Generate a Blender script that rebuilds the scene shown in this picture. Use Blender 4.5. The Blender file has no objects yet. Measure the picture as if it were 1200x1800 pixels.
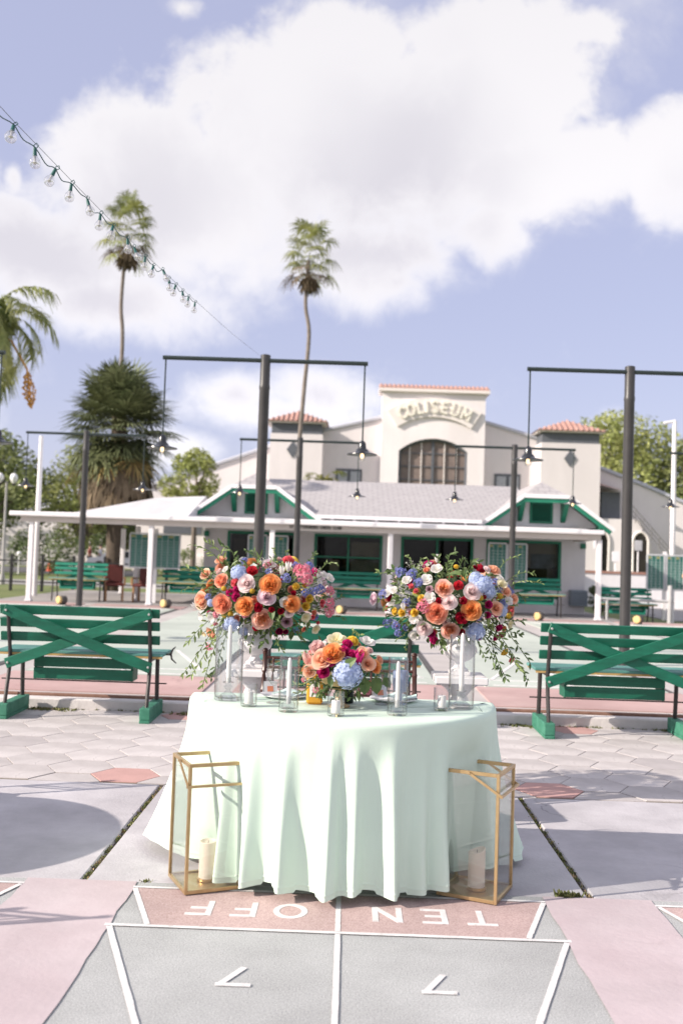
import bpy, math, random
import numpy as np
from mathutils import Matrix, Vector

random.seed(7); np.random.seed(7)
S = bpy.context.scene
COL = S.collection
PI = math.pi
R = math.radians

# ------------------------------------------------------------------ camera
cd = bpy.data.cameras.new('camera'); cam = bpy.data.objects.new('camera', cd); COL.objects.link(cam)
cd.sensor_fit = 'HORIZONTAL'; cd.sensor_width = 24.0; cd.lens = 35.0
cd.clip_start = 0.05; cd.clip_end = 5000
cam.matrix_world = Matrix(((0.9993998, -0.0331535, 0.010044, 0.0),
                           (0.0085626, -0.0445256, -0.9989715, 0.0),
                           (0.0335666, 0.998458, -0.044215, 1.463), (0, 0, 0, 1)))
cd.dof.use_dof = True; cd.dof.focus_distance = 5.2; cd.dof.aperture_fstop = 2.3
S.camera = cam

# ------------------------------------------------------------------ world / sky
SUN_EL, SUN_AZ = R(27), R(249)          # azimuth clockwise from +Y: from the left, a touch behind the camera
w = bpy.data.worlds.new('World'); S.world = w; w.use_nodes = True
nt = w.node_tree; nt.nodes.clear()
def WN(t, **k):
    n = nt.nodes.new(t)
    for a, b in k.items(): setattr(n, a, b)
    return n
def wm(op, a, b=None, clamp=False):
    n = WN('ShaderNodeMath', operation=op, use_clamp=clamp)
    for i, q in enumerate((a, b)):
        if q is None: continue
        if isinstance(q, (int, float)): n.inputs[i].default_value = q
        else: nt.links.new(q, n.inputs[i])
    return n.outputs[0]
def wmix(f, a, b):
    n = WN('ShaderNodeMix', data_type='RGBA')
    for i, q in ((0, f), (6, a), (7, b)):
        if isinstance(q, (int, float)): n.inputs[i].default_value = q
        elif isinstance(q, tuple): n.inputs[i].default_value = q + (1,)
        else: nt.links.new(q, n.inputs[i])
    return n.outputs[2]
def wramp(f, lo, hi):
    n = WN('ShaderNodeMapRange', interpolation_type='SMOOTHSTEP')
    nt.links.new(f, n.inputs[0]); n.inputs[1].default_value = lo; n.inputs[2].default_value = hi
    return n.outputs[0]
def wnoise(vec, scale, detail=6, rough=.55):
    n = WN('ShaderNodeTexNoise'); nt.links.new(vec, n.inputs['Vector'])
    n.inputs['Scale'].default_value = scale; n.inputs['Detail'].default_value = detail; n.inputs['Roughness'].default_value = rough
    return n.outputs['Fac']
sky = WN('ShaderNodeTexSky', sky_type='NISHITA', sun_disc=False)
sky.sun_elevation = SUN_EL; sky.sun_rotation = SUN_AZ
sky.air_density = 1.0; sky.dust_density = 0.6; sky.ozone_density = 2.2
geo = WN('ShaderNodeTexCoord'); D = geo.outputs['Generated']
sep = WN('ShaderNodeSeparateXYZ'); nt.links.new(D, sep.inputs[0])
az = wm('MULTIPLY', wm('ARCTAN2', sep.outputs[0], sep.outputs[1]), 57.2958)
el = wm('MULTIPLY', wm('ARCSINE', sep.outputs[2]), 57.2958)
aev = WN('ShaderNodeCombineXYZ'); nt.links.new(az, aev.inputs[0]); nt.links.new(el, aev.inputs[1])
# cumulus banks, given as azimuth, elevation and half sizes in degrees
CLOUDS = [(0, 22.9, 13.1, 6.5), (-11, 19.1, 9.8, 5.6), (-17.8, 15.7, 7.2, 3.6), (7.9, 25.2, 6.2, 5.0), (10.3, 21.4, 8.5, 3.3),
 (17.7, 21.6, 4.3, 3.6), (-0.8, 27.6, 4.9, 2.5), (5.8, 28.2, 5.9, 2.3), (11.4, 28.1, 2.9, 1.0), (-14, 13.7, 8.5, 2.3), (0.3, 16.9, 5.6, 2.8),
 (2.3, 15.6, 2.3, 1.6), (7.4, 18.6, 2.6, 2.0), (-6.7, 9.0, 2.6, 1.3), (-2.1, 9.2, 3.2, 1.5), (-4.1, 8.1, 5.0, 1.2), (14.5, 6.7, 1.5, 1.6),
 (-10.7, 28.8, 1.3, .7), (-19.6, 19.5, .7, 1.2), (-10.1, 5.7, 2.4, 1.1),
 (34, 15, 12, 5), (48, 30, 16, 7), (-38, 22, 12, 6), (-52, 14, 14, 5), (75, 20, 16, 7), (-80, 30, 14, 7), (110, 15, 18, 6), (-120, 18, 16, 6), (150, 28, 20, 8), (-158, 20, 16, 6), (20, 48, 18, 8), (-30, 52, 16, 7)]
f = None
for a, e, ra, re in CLOUDS:
    v1 = WN('ShaderNodeVectorMath', operation='SUBTRACT'); nt.links.new(aev.outputs[0], v1.inputs[0]); v1.inputs[1].default_value = (a, e, 0)
    v2 = WN('ShaderNodeVectorMath', operation='DIVIDE'); nt.links.new(v1.outputs[0], v2.inputs[0]); v2.inputs[1].default_value = (ra, re, 1)
    v3 = WN('ShaderNodeVectorMath', operation='LENGTH'); nt.links.new(v2.outputs[0], v3.inputs[0])
    g = wm('MULTIPLY', wm('SUBTRACT', 1.0, v3.outputs['Value']), min(1.0, .25 + re / 5))
    f = g if f is None else wm('MAXIMUM', f, g)
warp = WN('ShaderNodeTexNoise'); nt.links.new(D, warp.inputs['Vector']); warp.inputs['Scale'].default_value = 9; warp.inputs['Detail'].default_value = 3
wv = WN('ShaderNodeVectorMath', operation='MULTIPLY_ADD'); nt.links.new(warp.outputs['Color'], wv.inputs[0]); wv.inputs[1].default_value = (.06, .06, .06); nt.links.new(D, wv.inputs[2])
n1 = wnoise(wv.outputs[0], 9, 8, .6); n2 = wnoise(wv.outputs[0], 30, 8, .64)
bill = wm('ADD', wm('MULTIPLY', wm('SUBTRACT', n1, .5), 1.25), wm('MULTIPLY', wm('SUBTRACT', n2, .5), .45))
dens = wm('ADD', f, bill)
mcr = wramp(dens, -.09, .25); msf = wramp(dens, -.24, .46); low = wramp(el, 13, 23)      # crisp tops, ragged thin bases
mask = wm('ADD', msf, wm('MULTIPLY', wm('SUBTRACT', mcr, msf), low))
wisps = wm('MULTIPLY', wramp(wnoise(wv.outputs[0], 5, 7, .65), .52, .8), .5)
azn = wm('ABSOLUTE', az); outside = wm('MAXIMUM', wramp(el, 31, 42), wramp(azn, 23, 34))
rest = wm('MULTIPLY', wramp(wm('ADD', wnoise(D, 3.2, 3, .5), wm('MULTIPLY', bill, .35)), .41, .60), outside)   # the broken cloud goes on round the sky
mask = wm('MAXIMUM', wm('MAXIMUM', mask, wisps), rest)
core = wramp(dens, .15, 1.0)
n3 = wnoise(wv.outputs[0], 3.0, 2, .45)
grey = wm('MULTIPLY', wramp(dens, .05, .75), wramp(wm('ADD', n3, wm('MULTIPLY', wm('SUBTRACT', 20.5, el), .022)), .36, .66))
cl0 = wmix(wm('MULTIPLY', grey, .9), (.51, .498, .515), (.372, .36, .398))
sl_ = WN('ShaderNodeRGBToBW'); nt.links.new(sky.outputs[0], sl_.inputs[0])
gain = wm('MINIMUM', wm('ADD', .70, wm('MULTIPLY', sl_.outputs[0], .11)), 2.2)          # clouds near the sun are brighter
cv = WN('ShaderNodeVectorMath', operation='SCALE'); nt.links.new(cl0, cv.inputs[0]); nt.links.new(gain, cv.inputs['Scale']); cl = cv.outputs[0]
tint = WN('ShaderNodeMix', data_type='RGBA', blend_type='MULTIPLY'); tint.inputs[0].default_value = 1
nt.links.new(sky.outputs[0], tint.inputs[6]); tint.inputs[7].default_value = (1.22, .97, .92, 1)
skys = WN('ShaderNodeVectorMath', operation='SCALE'); nt.links.new(tint.outputs[2], skys.inputs[0]); skys.inputs['Scale'].default_value = .085
blue = wmix(.7, skys.outputs[0], (.282, .292, .408))
final = wmix(mask, blue, cl)
bg = WN('ShaderNodeBackground'); nt.links.new(final, bg.inputs['Color']); bg.inputs['Strength'].default_value = 1.0
out = WN('ShaderNodeOutputWorld'); nt.links.new(bg.outputs[0], out.inputs['Surface'])

sl = bpy.data.lights.new('sun', 'SUN'); sl.energy = 3.5; sl.angle = R(.53); sl.color = (1.0, .90, .78)
so = bpy.data.objects.new('sun', sl); COL.objects.link(so)
sd = Vector((math.sin(SUN_AZ) * math.cos(SUN_EL), math.cos(SUN_AZ) * math.cos(SUN_EL), math.sin(SUN_EL)))
so.rotation_euler = sd.to_track_quat('Z', 'Y').to_euler(); so.location = sd * 60

vs = S.view_settings; vs.view_transform = 'Standard'; vs.look = 'None'; vs.exposure = 1.05; vs.gamma = 1.0; vs.use_curve_mapping = False
S.cycles.transparent_max_bounces = 32; S.cycles.max_bounces = 8; S.cycles.diffuse_bounces = 4
S.cycles.glossy_bounces = 4; S.cycles.transmission_bounces = 8
S.cycles.caustics_reflective = False; S.cycles.caustics_refractive = False

# ------------------------------------------------------------------ materials
MATS = {}
def mat(name, col, rough=.7, var=.12, scale=6.0, bump=0.0, bscale=None, metal=0.0, col2=None, island=0.0, transl=0.0, detail=5, spec=.4, emit=None, coord='Object', thr=None):
    if name in MATS: return MATS[name]
    m = bpy.data.materials.new(name); MATS[name] = m; m.use_nodes = True
    t = m.node_tree; N = t.nodes; Lk = t.links.new
    b = N['Principled BSDF']; b.inputs['Roughness'].default_value = rough; b.inputs['Metallic'].default_value = metal
    b.inputs['Specular IOR Level'].default_value = spec
    tc = N.new('ShaderNodeTexCoord')
    nz = N.new('ShaderNodeTexNoise'); Lk(tc.outputs[coord], nz.inputs['Vector'])
    nz.inputs['Scale'].default_value = scale; nz.inputs['Detail'].default_value = detail; nz.inputs['Roughness'].default_value = .6
    mr = N.new('ShaderNodeMapRange'); Lk(nz.outputs['Fac'], mr.inputs[0])
    lo, hi = thr or (.3, .7); mr.inputs[1].default_value = lo; mr.inputs[2].default_value = hi
    mx = N.new('ShaderNodeMix'); mx.data_type = 'RGBA'; Lk(mr.outputs[0], mx.inputs[0])
    c2 = col2 if col2 else tuple(min(1, c * (1 + var)) for c in col)
    c1 = col if col2 else tuple(c * (1 - var) for c in col)
    mx.inputs[6].default_value = tuple(c1) + (1,); mx.inputs[7].default_value = tuple(c2) + (1,)
    cout = mx.outputs[2]
    if island:
        g = N.new('ShaderNodeNewGeometry'); r2 = N.new('ShaderNodeMapRange'); Lk(g.outputs['Random Per Island'], r2.inputs[0])
        r2.inputs[3].default_value = 1 - island; r2.inputs[4].default_value = 1 + island
        vm = N.new('ShaderNodeVectorMath'); vm.operation = 'SCALE'; Lk(cout, vm.inputs[0]); Lk(r2.outputs[0], vm.inputs['Scale']); cout = vm.outputs[0]
    Lk(cout, b.inputs['Base Color'])
    if bump:
        nb = N.new('ShaderNodeTexNoise'); Lk(tc.outputs[coord], nb.inputs['Vector']); nb.inputs['Scale'].default_value = bscale or scale * 8; nb.inputs['Detail'].default_value = 4
        bp = N.new('ShaderNodeBump'); bp.inputs['Strength'].default_value = bump; bp.inputs['Distance'].default_value = .01
        Lk(nb.outputs['Fac'], bp.inputs['Height']); Lk(bp.outputs[0], b.inputs['Normal'])
    if emit:
        b.inputs['Emission Color'].default_value = emit[:3] + (1,); b.inputs['Emission Strength'].default_value = emit[3]
    if transl:
        tr = N.new('ShaderNodeBsdfTranslucent'); Lk(cout, tr.inputs['Color'])
        ms = N.new('ShaderNodeMixShader'); ms.inputs[0].default_value = transl
        Lk(b.outputs[0], ms.inputs[1]); Lk(tr.outputs[0], ms.inputs[2]); Lk(ms.outputs[0], N['Material Output'].inputs['Surface'])
    return m

def wear(m, crack=0.0, cscale=1.0, stain=0.0, sscale=.8, chips=None, stretch=None):
    """age a surface: hairline cracks, soft stains and chipped spots in its own colour"""
    t = m.node_tree; N = t.nodes; Lk = t.links.new; b = N['Principled BSDF']; src = b.inputs['Base Color'].links[0].from_socket
    tc = N.new('ShaderNodeTexCoord'); vec = tc.outputs['Object']
    if stretch:
        mp = N.new('ShaderNodeMapping'); Lk(vec, mp.inputs[0]); mp.inputs['Scale'].default_value = stretch; vec = mp.outputs[0]
    def scale(sock):
        nonlocal src
        v = N.new('ShaderNodeVectorMath'); v.operation = 'SCALE'; Lk(src, v.inputs[0]); Lk(sock, v.inputs['Scale']); src = v.outputs[0]
    def rng_(sock, a, b_, c, d):
        q = N.new('ShaderNodeMapRange'); Lk(sock, q.inputs[0]); q.inputs[1].default_value = a; q.inputs[2].default_value = b_; q.inputs[3].default_value = c; q.inputs[4].default_value = d; return q.outputs[0]
    if stain:
        n = N.new('ShaderNodeTexNoise'); Lk(vec, n.inputs['Vector']); n.inputs['Scale'].default_value = sscale; n.inputs['Detail'].default_value = 10; n.inputs['Roughness'].default_value = .68; scale(rng_(n.outputs['Fac'], .40, .64, 1 - stain, 1 + stain * .25))
    if crack:
        dn = N.new('ShaderNodeTexNoise'); Lk(vec, dn.inputs['Vector']); dn.inputs['Scale'].default_value = cscale * 3; dn.inputs['Detail'].default_value = 6
        ad = N.new('ShaderNodeVectorMath'); ad.operation = 'MULTIPLY_ADD'; Lk(dn.outputs['Color'], ad.inputs[0]); ad.inputs[1].default_value = (.35 / cscale,) * 3; Lk(vec, ad.inputs[2])
        v = N.new('ShaderNodeTexVoronoi'); v.feature = 'DISTANCE_TO_EDGE'; Lk(ad.outputs[0], v.inputs['Vector']); v.inputs['Scale'].default_value = cscale
        n = N.new('ShaderNodeTexNoise'); Lk(vec, n.inputs['Vector']); n.inputs['Scale'].default_value = cscale * 1.3
        cm = N.new('ShaderNodeMath'); cm.operation = 'MULTIPLY'; Lk(rng_(v.outputs['Distance'], .0, .006, crack, 0), cm.inputs[0]); Lk(rng_(n.outputs['Fac'], .5, .6, 0, 1), cm.inputs[1])
        iv = N.new('ShaderNodeMath'); iv.operation = 'SUBTRACT'; iv.inputs[0].default_value = 1; Lk(cm.outputs[0], iv.inputs[1]); scale(iv.outputs[0])
    oi = N.new('ShaderNodeObjectInfo'); scale(rng_(oi.outputs['Random'], 0, 1, .92, 1.07)) if stretch else None
    if chips:
        col, sc, th = chips; n = N.new('ShaderNodeTexNoise'); Lk(vec, n.inputs['Vector']); n.inputs['Scale'].default_value = sc; n.inputs['Detail'].default_value = 6; n.inputs['Roughness'].default_value = .65
        mx = N.new('ShaderNodeMix'); mx.data_type = 'RGBA'; Lk(rng_(n.outputs['Fac'], th, th + .02, 0, 1), mx.inputs[0]); Lk(src, mx.inputs[6]); mx.inputs[7].default_value = col + (1,); src = mx.outputs[2]
    Lk(src, b.inputs['Base Color']); return m

def glass(name, tint=(.97, .98, .98), gloss=.0, rough=.02, f0=.04, power=1.0, edge=.62):
    if name in MATS: return MATS[name]
    m = bpy.data.materials.new(name); MATS[name] = m; m.use_nodes = True
    t = m.node_tree; N = t.nodes; Lk = t.links.new; N.clear()
    o = N.new('ShaderNodeOutputMaterial'); tr = N.new('ShaderNodeBsdfTransparent'); tr.inputs[0].default_value = tint + (1,)
    gl = N.new('ShaderNodeBsdfGlossy'); gl.inputs['Roughness'].default_value = rough; gl.inputs[0].default_value = (1, 1, 1, 1)
    lw = N.new('ShaderNodeLayerWeight'); lw.inputs['Blend'].default_value = .5
    pw = N.new('ShaderNodeMath'); pw.operation = 'POWER'; Lk(lw.outputs['Facing'], pw.inputs[0]); pw.inputs[1].default_value = 4.0
    ma = N.new('ShaderNodeMath'); ma.operation = 'MULTIPLY_ADD'; ma.use_clamp = True; Lk(pw.outputs[0], ma.inputs[0]); ma.inputs[1].default_value = .75; ma.inputs[2].default_value = f0 * .6 + gloss
    mu = N.new('ShaderNodeMath'); mu.operation = 'MULTIPLY'; mu.use_clamp = True; Lk(ma.outputs[0], mu.inputs[0]); mu.inputs[1].default_value = power
    mx = N.new('ShaderNodeMixShader'); Lk(mu.outputs[0], mx.inputs[0]); Lk(tr.outputs[0], mx.inputs[1]); Lk(gl.outputs[0], mx.inputs[2])
    et = N.new('ShaderNodeMix'); et.data_type = 'RGBA'; e3 = N.new('ShaderNodeMath'); e3.operation = 'POWER'; Lk(lw.outputs['Facing'], e3.inputs[0]); e3.inputs[1].default_value = 3.0
    Lk(e3.outputs[0], et.inputs[0]); et.inputs[6].default_value = tint + (1,); et.inputs[7].default_value = tuple(c * edge for c in tint) + (1,); Lk(et.outputs[2], tr.inputs[0])
    Lk(mx.outputs[0], o.inputs['Surface']); return m

def petal(name, inner, outer, k=.45):
    """petals: pigment runs from the heart colour to the rim colour of the bloom"""
    if name in MATS: return MATS[name]
    m = bpy.data.materials.new(name); MATS[name] = m; m.use_nodes = True
    t = m.node_tree; N = t.nodes; Lk = t.links.new; b = N['Principled BSDF']
    b.inputs['Roughness'].default_value = .55; b.inputs['Specular IOR Level'].default_value = .25
    tc = N.new('ShaderNodeTexCoord'); ln = N.new('ShaderNodeVectorMath'); ln.operation = 'LENGTH'; Lk(tc.outputs['Object'], ln.inputs[0])
    nz = N.new('ShaderNodeTexNoise'); Lk(tc.outputs['Object'], nz.inputs['Vector']); nz.inputs['Scale'].default_value = 7
    ad = N.new('ShaderNodeMath'); ad.operation = 'MULTIPLY_ADD'; Lk(nz.outputs['Fac'], ad.inputs[0]); ad.inputs[1].default_value = .25; Lk(ln.outputs['Value'], ad.inputs[2])
    mr = N.new('ShaderNodeMapRange'); Lk(ad.outputs[0], mr.inputs[0]); mr.inputs[1].default_value = .2; mr.inputs[2].default_value = k + .2
    mx = N.new('ShaderNodeMix'); mx.data_type = 'RGBA'; Lk(mr.outputs[0], mx.inputs[0]); mx.inputs[6].default_value = inner + (1,); mx.inputs[7].default_value = outer + (1,)
    g = N.new('ShaderNodeNewGeometry'); r2 = N.new('ShaderNodeMapRange'); Lk(g.outputs['Random Per Island'], r2.inputs[0]); r2.inputs[3].default_value = .88; r2.inputs[4].default_value = 1.14
    vm = N.new('ShaderNodeVectorMath'); vm.operation = 'SCALE'; Lk(mx.outputs[2], vm.inputs[0]); Lk(r2.outputs[0], vm.inputs['Scale'])
    Lk(vm.outputs[0], b.inputs['Base Color'])
    tr = N.new('ShaderNodeBsdfTranslucent'); Lk(vm.outputs[0], tr.inputs['Color'])
    ms = N.new('ShaderNodeMixShader'); ms.inputs[0].default_value = .5
    Lk(b.outputs[0], ms.inputs[1]); Lk(tr.outputs[0], ms.inputs[2]); Lk(ms.outputs[0], N['Material Output'].inputs['Surface'])
    return m

# ------------------------------------------------------------------ mesh helpers
class MB:
    def __init__(s): s.v = []; s.f = []; s.m = []
    def add(s, vs_, fs, mi=0, M=None):
        o = len(s.v)
        s.v += [tuple(M @ Vector(p)) for p in vs_] if M is not None else [tuple(p) for p in vs_]
        s.f += [tuple(i + o for i in q) for q in fs]; s.m += [mi] * len(fs); return s
    def box(s, c, d, mi=0, M=None, b=0.0):
        x, y, z = d[0] / 2, d[1] / 2, d[2] / 2
        T = Matrix.Translation(c)
        if M is not None: T = T @ M.to_4x4()
        if not b:
            vs_ = [(-x, -y, -z), (x, -y, -z), (x, y, -z), (-x, y, -z), (-x, -y, z), (x, -y, z), (x, y, z), (-x, y, z)]
            return s.add(vs_, [(0, 3, 2, 1), (4, 5, 6, 7), (0, 1, 5, 4), (1, 2, 6, 5), (2, 3, 7, 6), (3, 0, 4, 7)], mi, T)
        b = min(b, x * .9, y * .9, z * .9); vs_ = []; ix = {}
        for sx in (-1, 1):
            for sy in (-1, 1):
                for sz in (-1, 1):
                    for a in range(3):
                        q = [sx * (x - b), sy * (y - b), sz * (z - b)]; q[a] = (sx * x, sy * y, sz * z)[a]
                        ix[sx, sy, sz, a] = len(vs_); vs_.append(tuple(q))
        F = []
        for a in range(3):
            o1, o2 = (a + 1) % 3, (a + 2) % 3
            for sg in (-1, 1):
                def k(p, q_):
                    t = [0, 0, 0]; t[a] = sg; t[o1] = p; t[o2] = q_; return ix[t[0], t[1], t[2], a]
                q = [k(-1, -1), k(1, -1), k(1, 1), k(-1, 1)]; F.append(tuple(q if sg > 0 else q[::-1]))
            for p in (-1, 1):
                for q_ in (-1, 1):
                    t0 = [0, 0, 0]; t0[o1] = p; t0[o2] = q_
                    t1 = list(t0); t0[a] = -1; t1[a] = 1
                    q = [ix[t0[0], t0[1], t0[2], o1], ix[t1[0], t1[1], t1[2], o1], ix[t1[0], t1[1], t1[2], o2], ix[t0[0], t0[1], t0[2], o2]]
                    F.append(tuple(q if p * q_ < 0 else q[::-1]))
        for sx in (-1, 1):
            for sy in (-1, 1):
                for sz in (-1, 1):
                    q = [ix[sx, sy, sz, a] for a in range(3)]; F.append(tuple(q if sx * sy * sz > 0 else q[::-1]))
        return s.add(vs_, F, mi, T)
    def bar(s, p, q, wd, th, mi=0, up=(0, 0, 1), b=0.0):
        """a straight bar from p to q, wd across, th along `up`"""
        p, q = Vector(p), Vector(q); d = q - p; L_ = d.length; d.normalize(); u = Vector(up); u -= u.dot(d) * d; u.normalize(); sd_ = d.cross(u)
        M = Matrix((d, sd_, u)).transposed()
        return s.box((p + q) / 2, (L_, wd, th), mi, M, b)
    def tube(s, path, r, n=8, mi=0, cap=True):
        path = [Vector(p) for p in path]; k = len(path); rs = r if isinstance(r, (list, tuple)) else [r] * k
        vs_ = []; fs = []; prev = None
        for i, p in enumerate(path):
            d = (path[min(i + 1, k - 1)] - path[max(i - 1, 0)]).normalized()
            if prev is None:
                a = Vector((0, 0, 1)) if abs(d.z) < .9 else Vector((1, 0, 0)); u = (a - a.dot(d) * d).normalized()
            else: u = (prev - prev.dot(d) * d).normalized()
            prev = u; vv = d.cross(u)
            for j in range(n):
                t = 2 * PI * j / n; vs_.append(p + (u * math.cos(t) + vv * math.sin(t)) * rs[i])
        for i in range(k - 1):
            for j in range(n):
                a = i * n + j; b_ = i * n + (j + 1) % n; fs.append((a, b_, b_ + n, a + n))
        if cap: fs.append(tuple(range(n))[::-1]); fs.append(tuple((k - 1) * n + j for j in range(n)))
        return s.add(vs_, fs, mi)
    def lathe(s, prof, n=24, c=(0, 0, 0), mi=0, M=None):
        vs_ = []; fs = []; k = len(prof)
        for r, z in prof:
            for j in range(n):
                t = 2 * PI * j / n; vs_.append((c[0] + r * math.cos(t), c[1] + r * math.sin(t), c[2] + z))
        for i in range(k - 1):
            for j in range(n):
                a = i * n + j; b_ = i * n + (j + 1) % n; fs.append((a, b_, b_ + n, a + n))
        if prof[0][0] > 1e-5: fs.append(tuple(range(n))[::-1])
        if prof[-1][0] > 1e-5: fs.append(tuple((k - 1) * n + j for j in range(n)))
        return s.add(vs_, fs, mi, M)
    def prism(s, poly, d0, d1, axis='z', mi=0):
        """extrude a 2-D polygon: axis z -> (x,y), axis y -> (x,z)"""
        n = len(poly)
        if axis == 'z': A_ = [(x, y, d0) for x, y in poly]; B_ = [(x, y, d1) for x, y in poly]
        elif axis == 'y': A_ = [(x, d0, z) for x, z in poly]; B_ = [(x, d1, z) for x, z in poly]
        else: A_ = [(d0, y, z) for y, z in poly]; B_ = [(d1, y, z) for y, z in poly]
        return s.add(A_ + B_, [tuple(range(n))[::-1], tuple(range(n, 2 * n))] + [(i, (i + 1) % n, n + (i + 1) % n, n + i) for i in range(n)], mi)
    def build(s, name, mats, parent=None, smooth=False, loc=None, fixn=True):
        me = bpy.data.meshes.new(name); me.from_pydata(s.v, [], s.f)
        for m_ in (mats if isinstance(mats, (list, tuple)) else [mats]): me.materials.append(m_)
        if any(s.m): me.polygons.foreach_set('material_index', s.m)
        if fixn:
            import bmesh
            bm = bmesh.new(); bm.from_mesh(me); bmesh.ops.recalc_face_normals(bm, faces=bm.faces); bm.to_mesh(me); bm.free()
        if smooth:
            me.polygons.foreach_set('use_smooth', [True] * len(me.polygons))
            if smooth != 'all':
                try: me.set_sharp_from_angle(angle=R(40))
                except Exception: pass
        me.update()
        o = bpy.data.objects.new(name, me); COL.objects.link(o)
        if parent: o.parent = parent
        if loc: o.location = loc
        return o

def npmesh(name, V, F, mats, parent=None, mi=None, smooth=False):
    """big meshes from numpy arrays of quads"""
    me = bpy.data.meshes.new(name); V = np.asarray(V, dtype=np.float32); F = np.asarray(F, dtype=np.int32)
    nf, k = F.shape
    me.vertices.add(len(V)); me.vertices.foreach_set('co', V.ravel())
    me.loops.add(nf * k); me.loops.foreach_set('vertex_index', F.ravel())
    me.polygons.add(nf); me.polygons.foreach_set('loop_start', np.arange(0, nf * k, k, dtype=np.int32))
    if mi is not None: me.polygons.foreach_set('material_index', np.asarray(mi, dtype=np.int32))
    if smooth: me.polygons.foreach_set('use_smooth', np.ones(nf, dtype=bool))
    for m_ in (mats if isinstance(mats, (list, tuple)) else [mats]): me.materials.append(m_)
    me.update(calc_edges=True); me.validate()
    o = bpy.data.objects.new(name, me); COL.objects.link(o)
    if parent: o.parent = parent
    return o

def tag(o, label, cat, group=None):
    o['label'] = label; o['category'] = cat
    if group: o['group'] = group
    return o
def thing(name, label, cat, loc=(0, 0, 0), rz=0, group=None):
    o = bpy.data.objects.new(name, None); COL.objects.link(o); o.location = loc; o.rotation_euler = (0, 0, rz); o.empty_display_size = .1
    return tag(o, label, cat, group)
def struct(o): o['kind'] = 'structure'; return o
def stuff(o): o['kind'] = 'stuff'; return o
def copy_tree(o, parent=None):
    c = o.copy(); COL.objects.link(c); c.parent = parent
    for ch in list(o.children): copy_tree(ch, c)
    return c
def dup(o, label, loc, rz=0, group=None):
    c = copy_tree(o); c['label'] = label; c.location = loc; c.rotation_euler = (0, 0, rz)
    if group: c['group'] = group
    return c

# stroke font (unit box, baseline 0, cap height 1)
def arc(cx, cy, rx, ry, a0, a1, n=10): return [(cx + rx * math.cos(R(a0 + (a1 - a0) * i / n)), cy + ry * math.sin(R(a0 + (a1 - a0) * i / n))) for i in range(n + 1)]
FONT = {'T': (.7, [[(0, .93), (.7, .93)], [(.35, .93), (.35, 0)]]), 'E': (.6, [[(.07, 1), (.07, 0)], [(.07, .93), (.6, .93)], [(.07, .5), (.52, .5)], [(.07, .07), (.6, .07)]]),
 'N': (.7, [[(.07, 0), (.07, 1)], [(.07, .98), (.63, .02)], [(.63, 0), (.63, 1)]]), 'F': (.6, [[(.07, 1), (.07, 0)], [(.07, .93), (.6, .93)], [(.07, .5), (.52, .5)]]),
 'O': (.8, [arc(.4, .5, .33, .43, 0, 360, 24)]), 'C': (.7, [arc(.4, .5, .33, .43, 45, 315, 16)]), 'L': (.55, [[(.07, 1), (.07, .0)], [(.07, .07), (.55, .07)]]),
 'I': (.14, [[(.07, 1), (.07, 0)]]), 'U': (.7, [[(.07, 1)] + arc(.35, .35, .28, .28, 180, 360, 10) + [(.63, 1)]]),
 'M': (.85, [[(.07, 0), (.07, 1)], [(.07, .96), (.425, .3)], [(.425, .3), (.78, .96)], [(.78, 1), (.78, 0)]]),
 'S': (.62, [arc(.31, .71, .24, .22, 30, 270, 10) + arc(.31, .27, .24, .22, 90, -150, 10)]), '7': (.75, [[(0, .9), (.75, .9)], [(.66, .9), (.22, 0)]]),
 'P': (.6, [[(.07, 1), (.07, 0)], [(.07, .93), (.35, .93)] + arc(.35, .7, .2, .23, 90, -90, 8) + [(.07, .47)]]),
 'R': (.62, [[(.07, 1), (.07, 0)], [(.07, .93), (.35, .93)] + arc(.35, .7, .2, .23, 90, -90, 8) + [(.07, .47)], [(.3, .47), (.58, 0)]]),
 'B': (.6, [[(.07, 1), (.07, 0)], [(.07, .93), (.33, .93)] + arc(.33, .72, .19, .21, 90, -90, 8) + [(.07, .51)], [(.33, .51)] + arc(.33, .29, .22, .22, 90, -90, 8) + [(.07, .07)]]),
 'G': (.72, [arc(.4, .5, .33, .43, 45, 340, 16) + [(.71, .45), (.45, .45)]]), 'H': (.65, [[(.07, 0), (.07, 1)], [(.58, 0), (.58, 1)], [(.07, .5), (.58, .5)]]), '.': (.14, [[(.07, 0), (.07, .14)]])}
def strokes(mb, ch, fn, th, depth0, depth1, h=1.0):
    """thick strokes of a letter: fn maps (u, v, d) to 3-D; th stroke width in cap heights"""
    kk = 0; eps = (depth1 - depth0) * .05
    for pl in FONT[ch][1]:
        for a, b in zip(pl[:-1], pl[1:]):
            kk += 1; d1 = depth1 + eps * (kk % 2 + 2 * (FONT[ch][1].index(pl) % 3))
            dx, dy = b[0] - a[0], b[1] - a[1]; L_ = math.hypot(dx, dy) or 1e-6; nx, ny = -dy / L_ * th / 2, dx / L_ * th / 2
            ex, ey = (dx / L_ * th * .18, dy / L_ * th * .18) if len(pl) > 2 else (0, 0)
            q = [(a[0] - ex + nx, a[1] - ey + ny), (a[0] - ex - nx, a[1] - ey - ny), (b[0] + ex - nx, b[1] + ey - ny), (b[0] + ex + nx, b[1] + ey + ny)]
            vs_ = [fn(u, v, depth0) for u, v in q] + [fn(u, v, d1) for u, v in q]
            mb.add(vs_, [(0, 1, 2, 3), (7, 6, 5, 4), (0, 4, 5, 1), (1, 5, 6, 2), (2, 6, 7, 3), (3, 7, 4, 0)])
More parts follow.
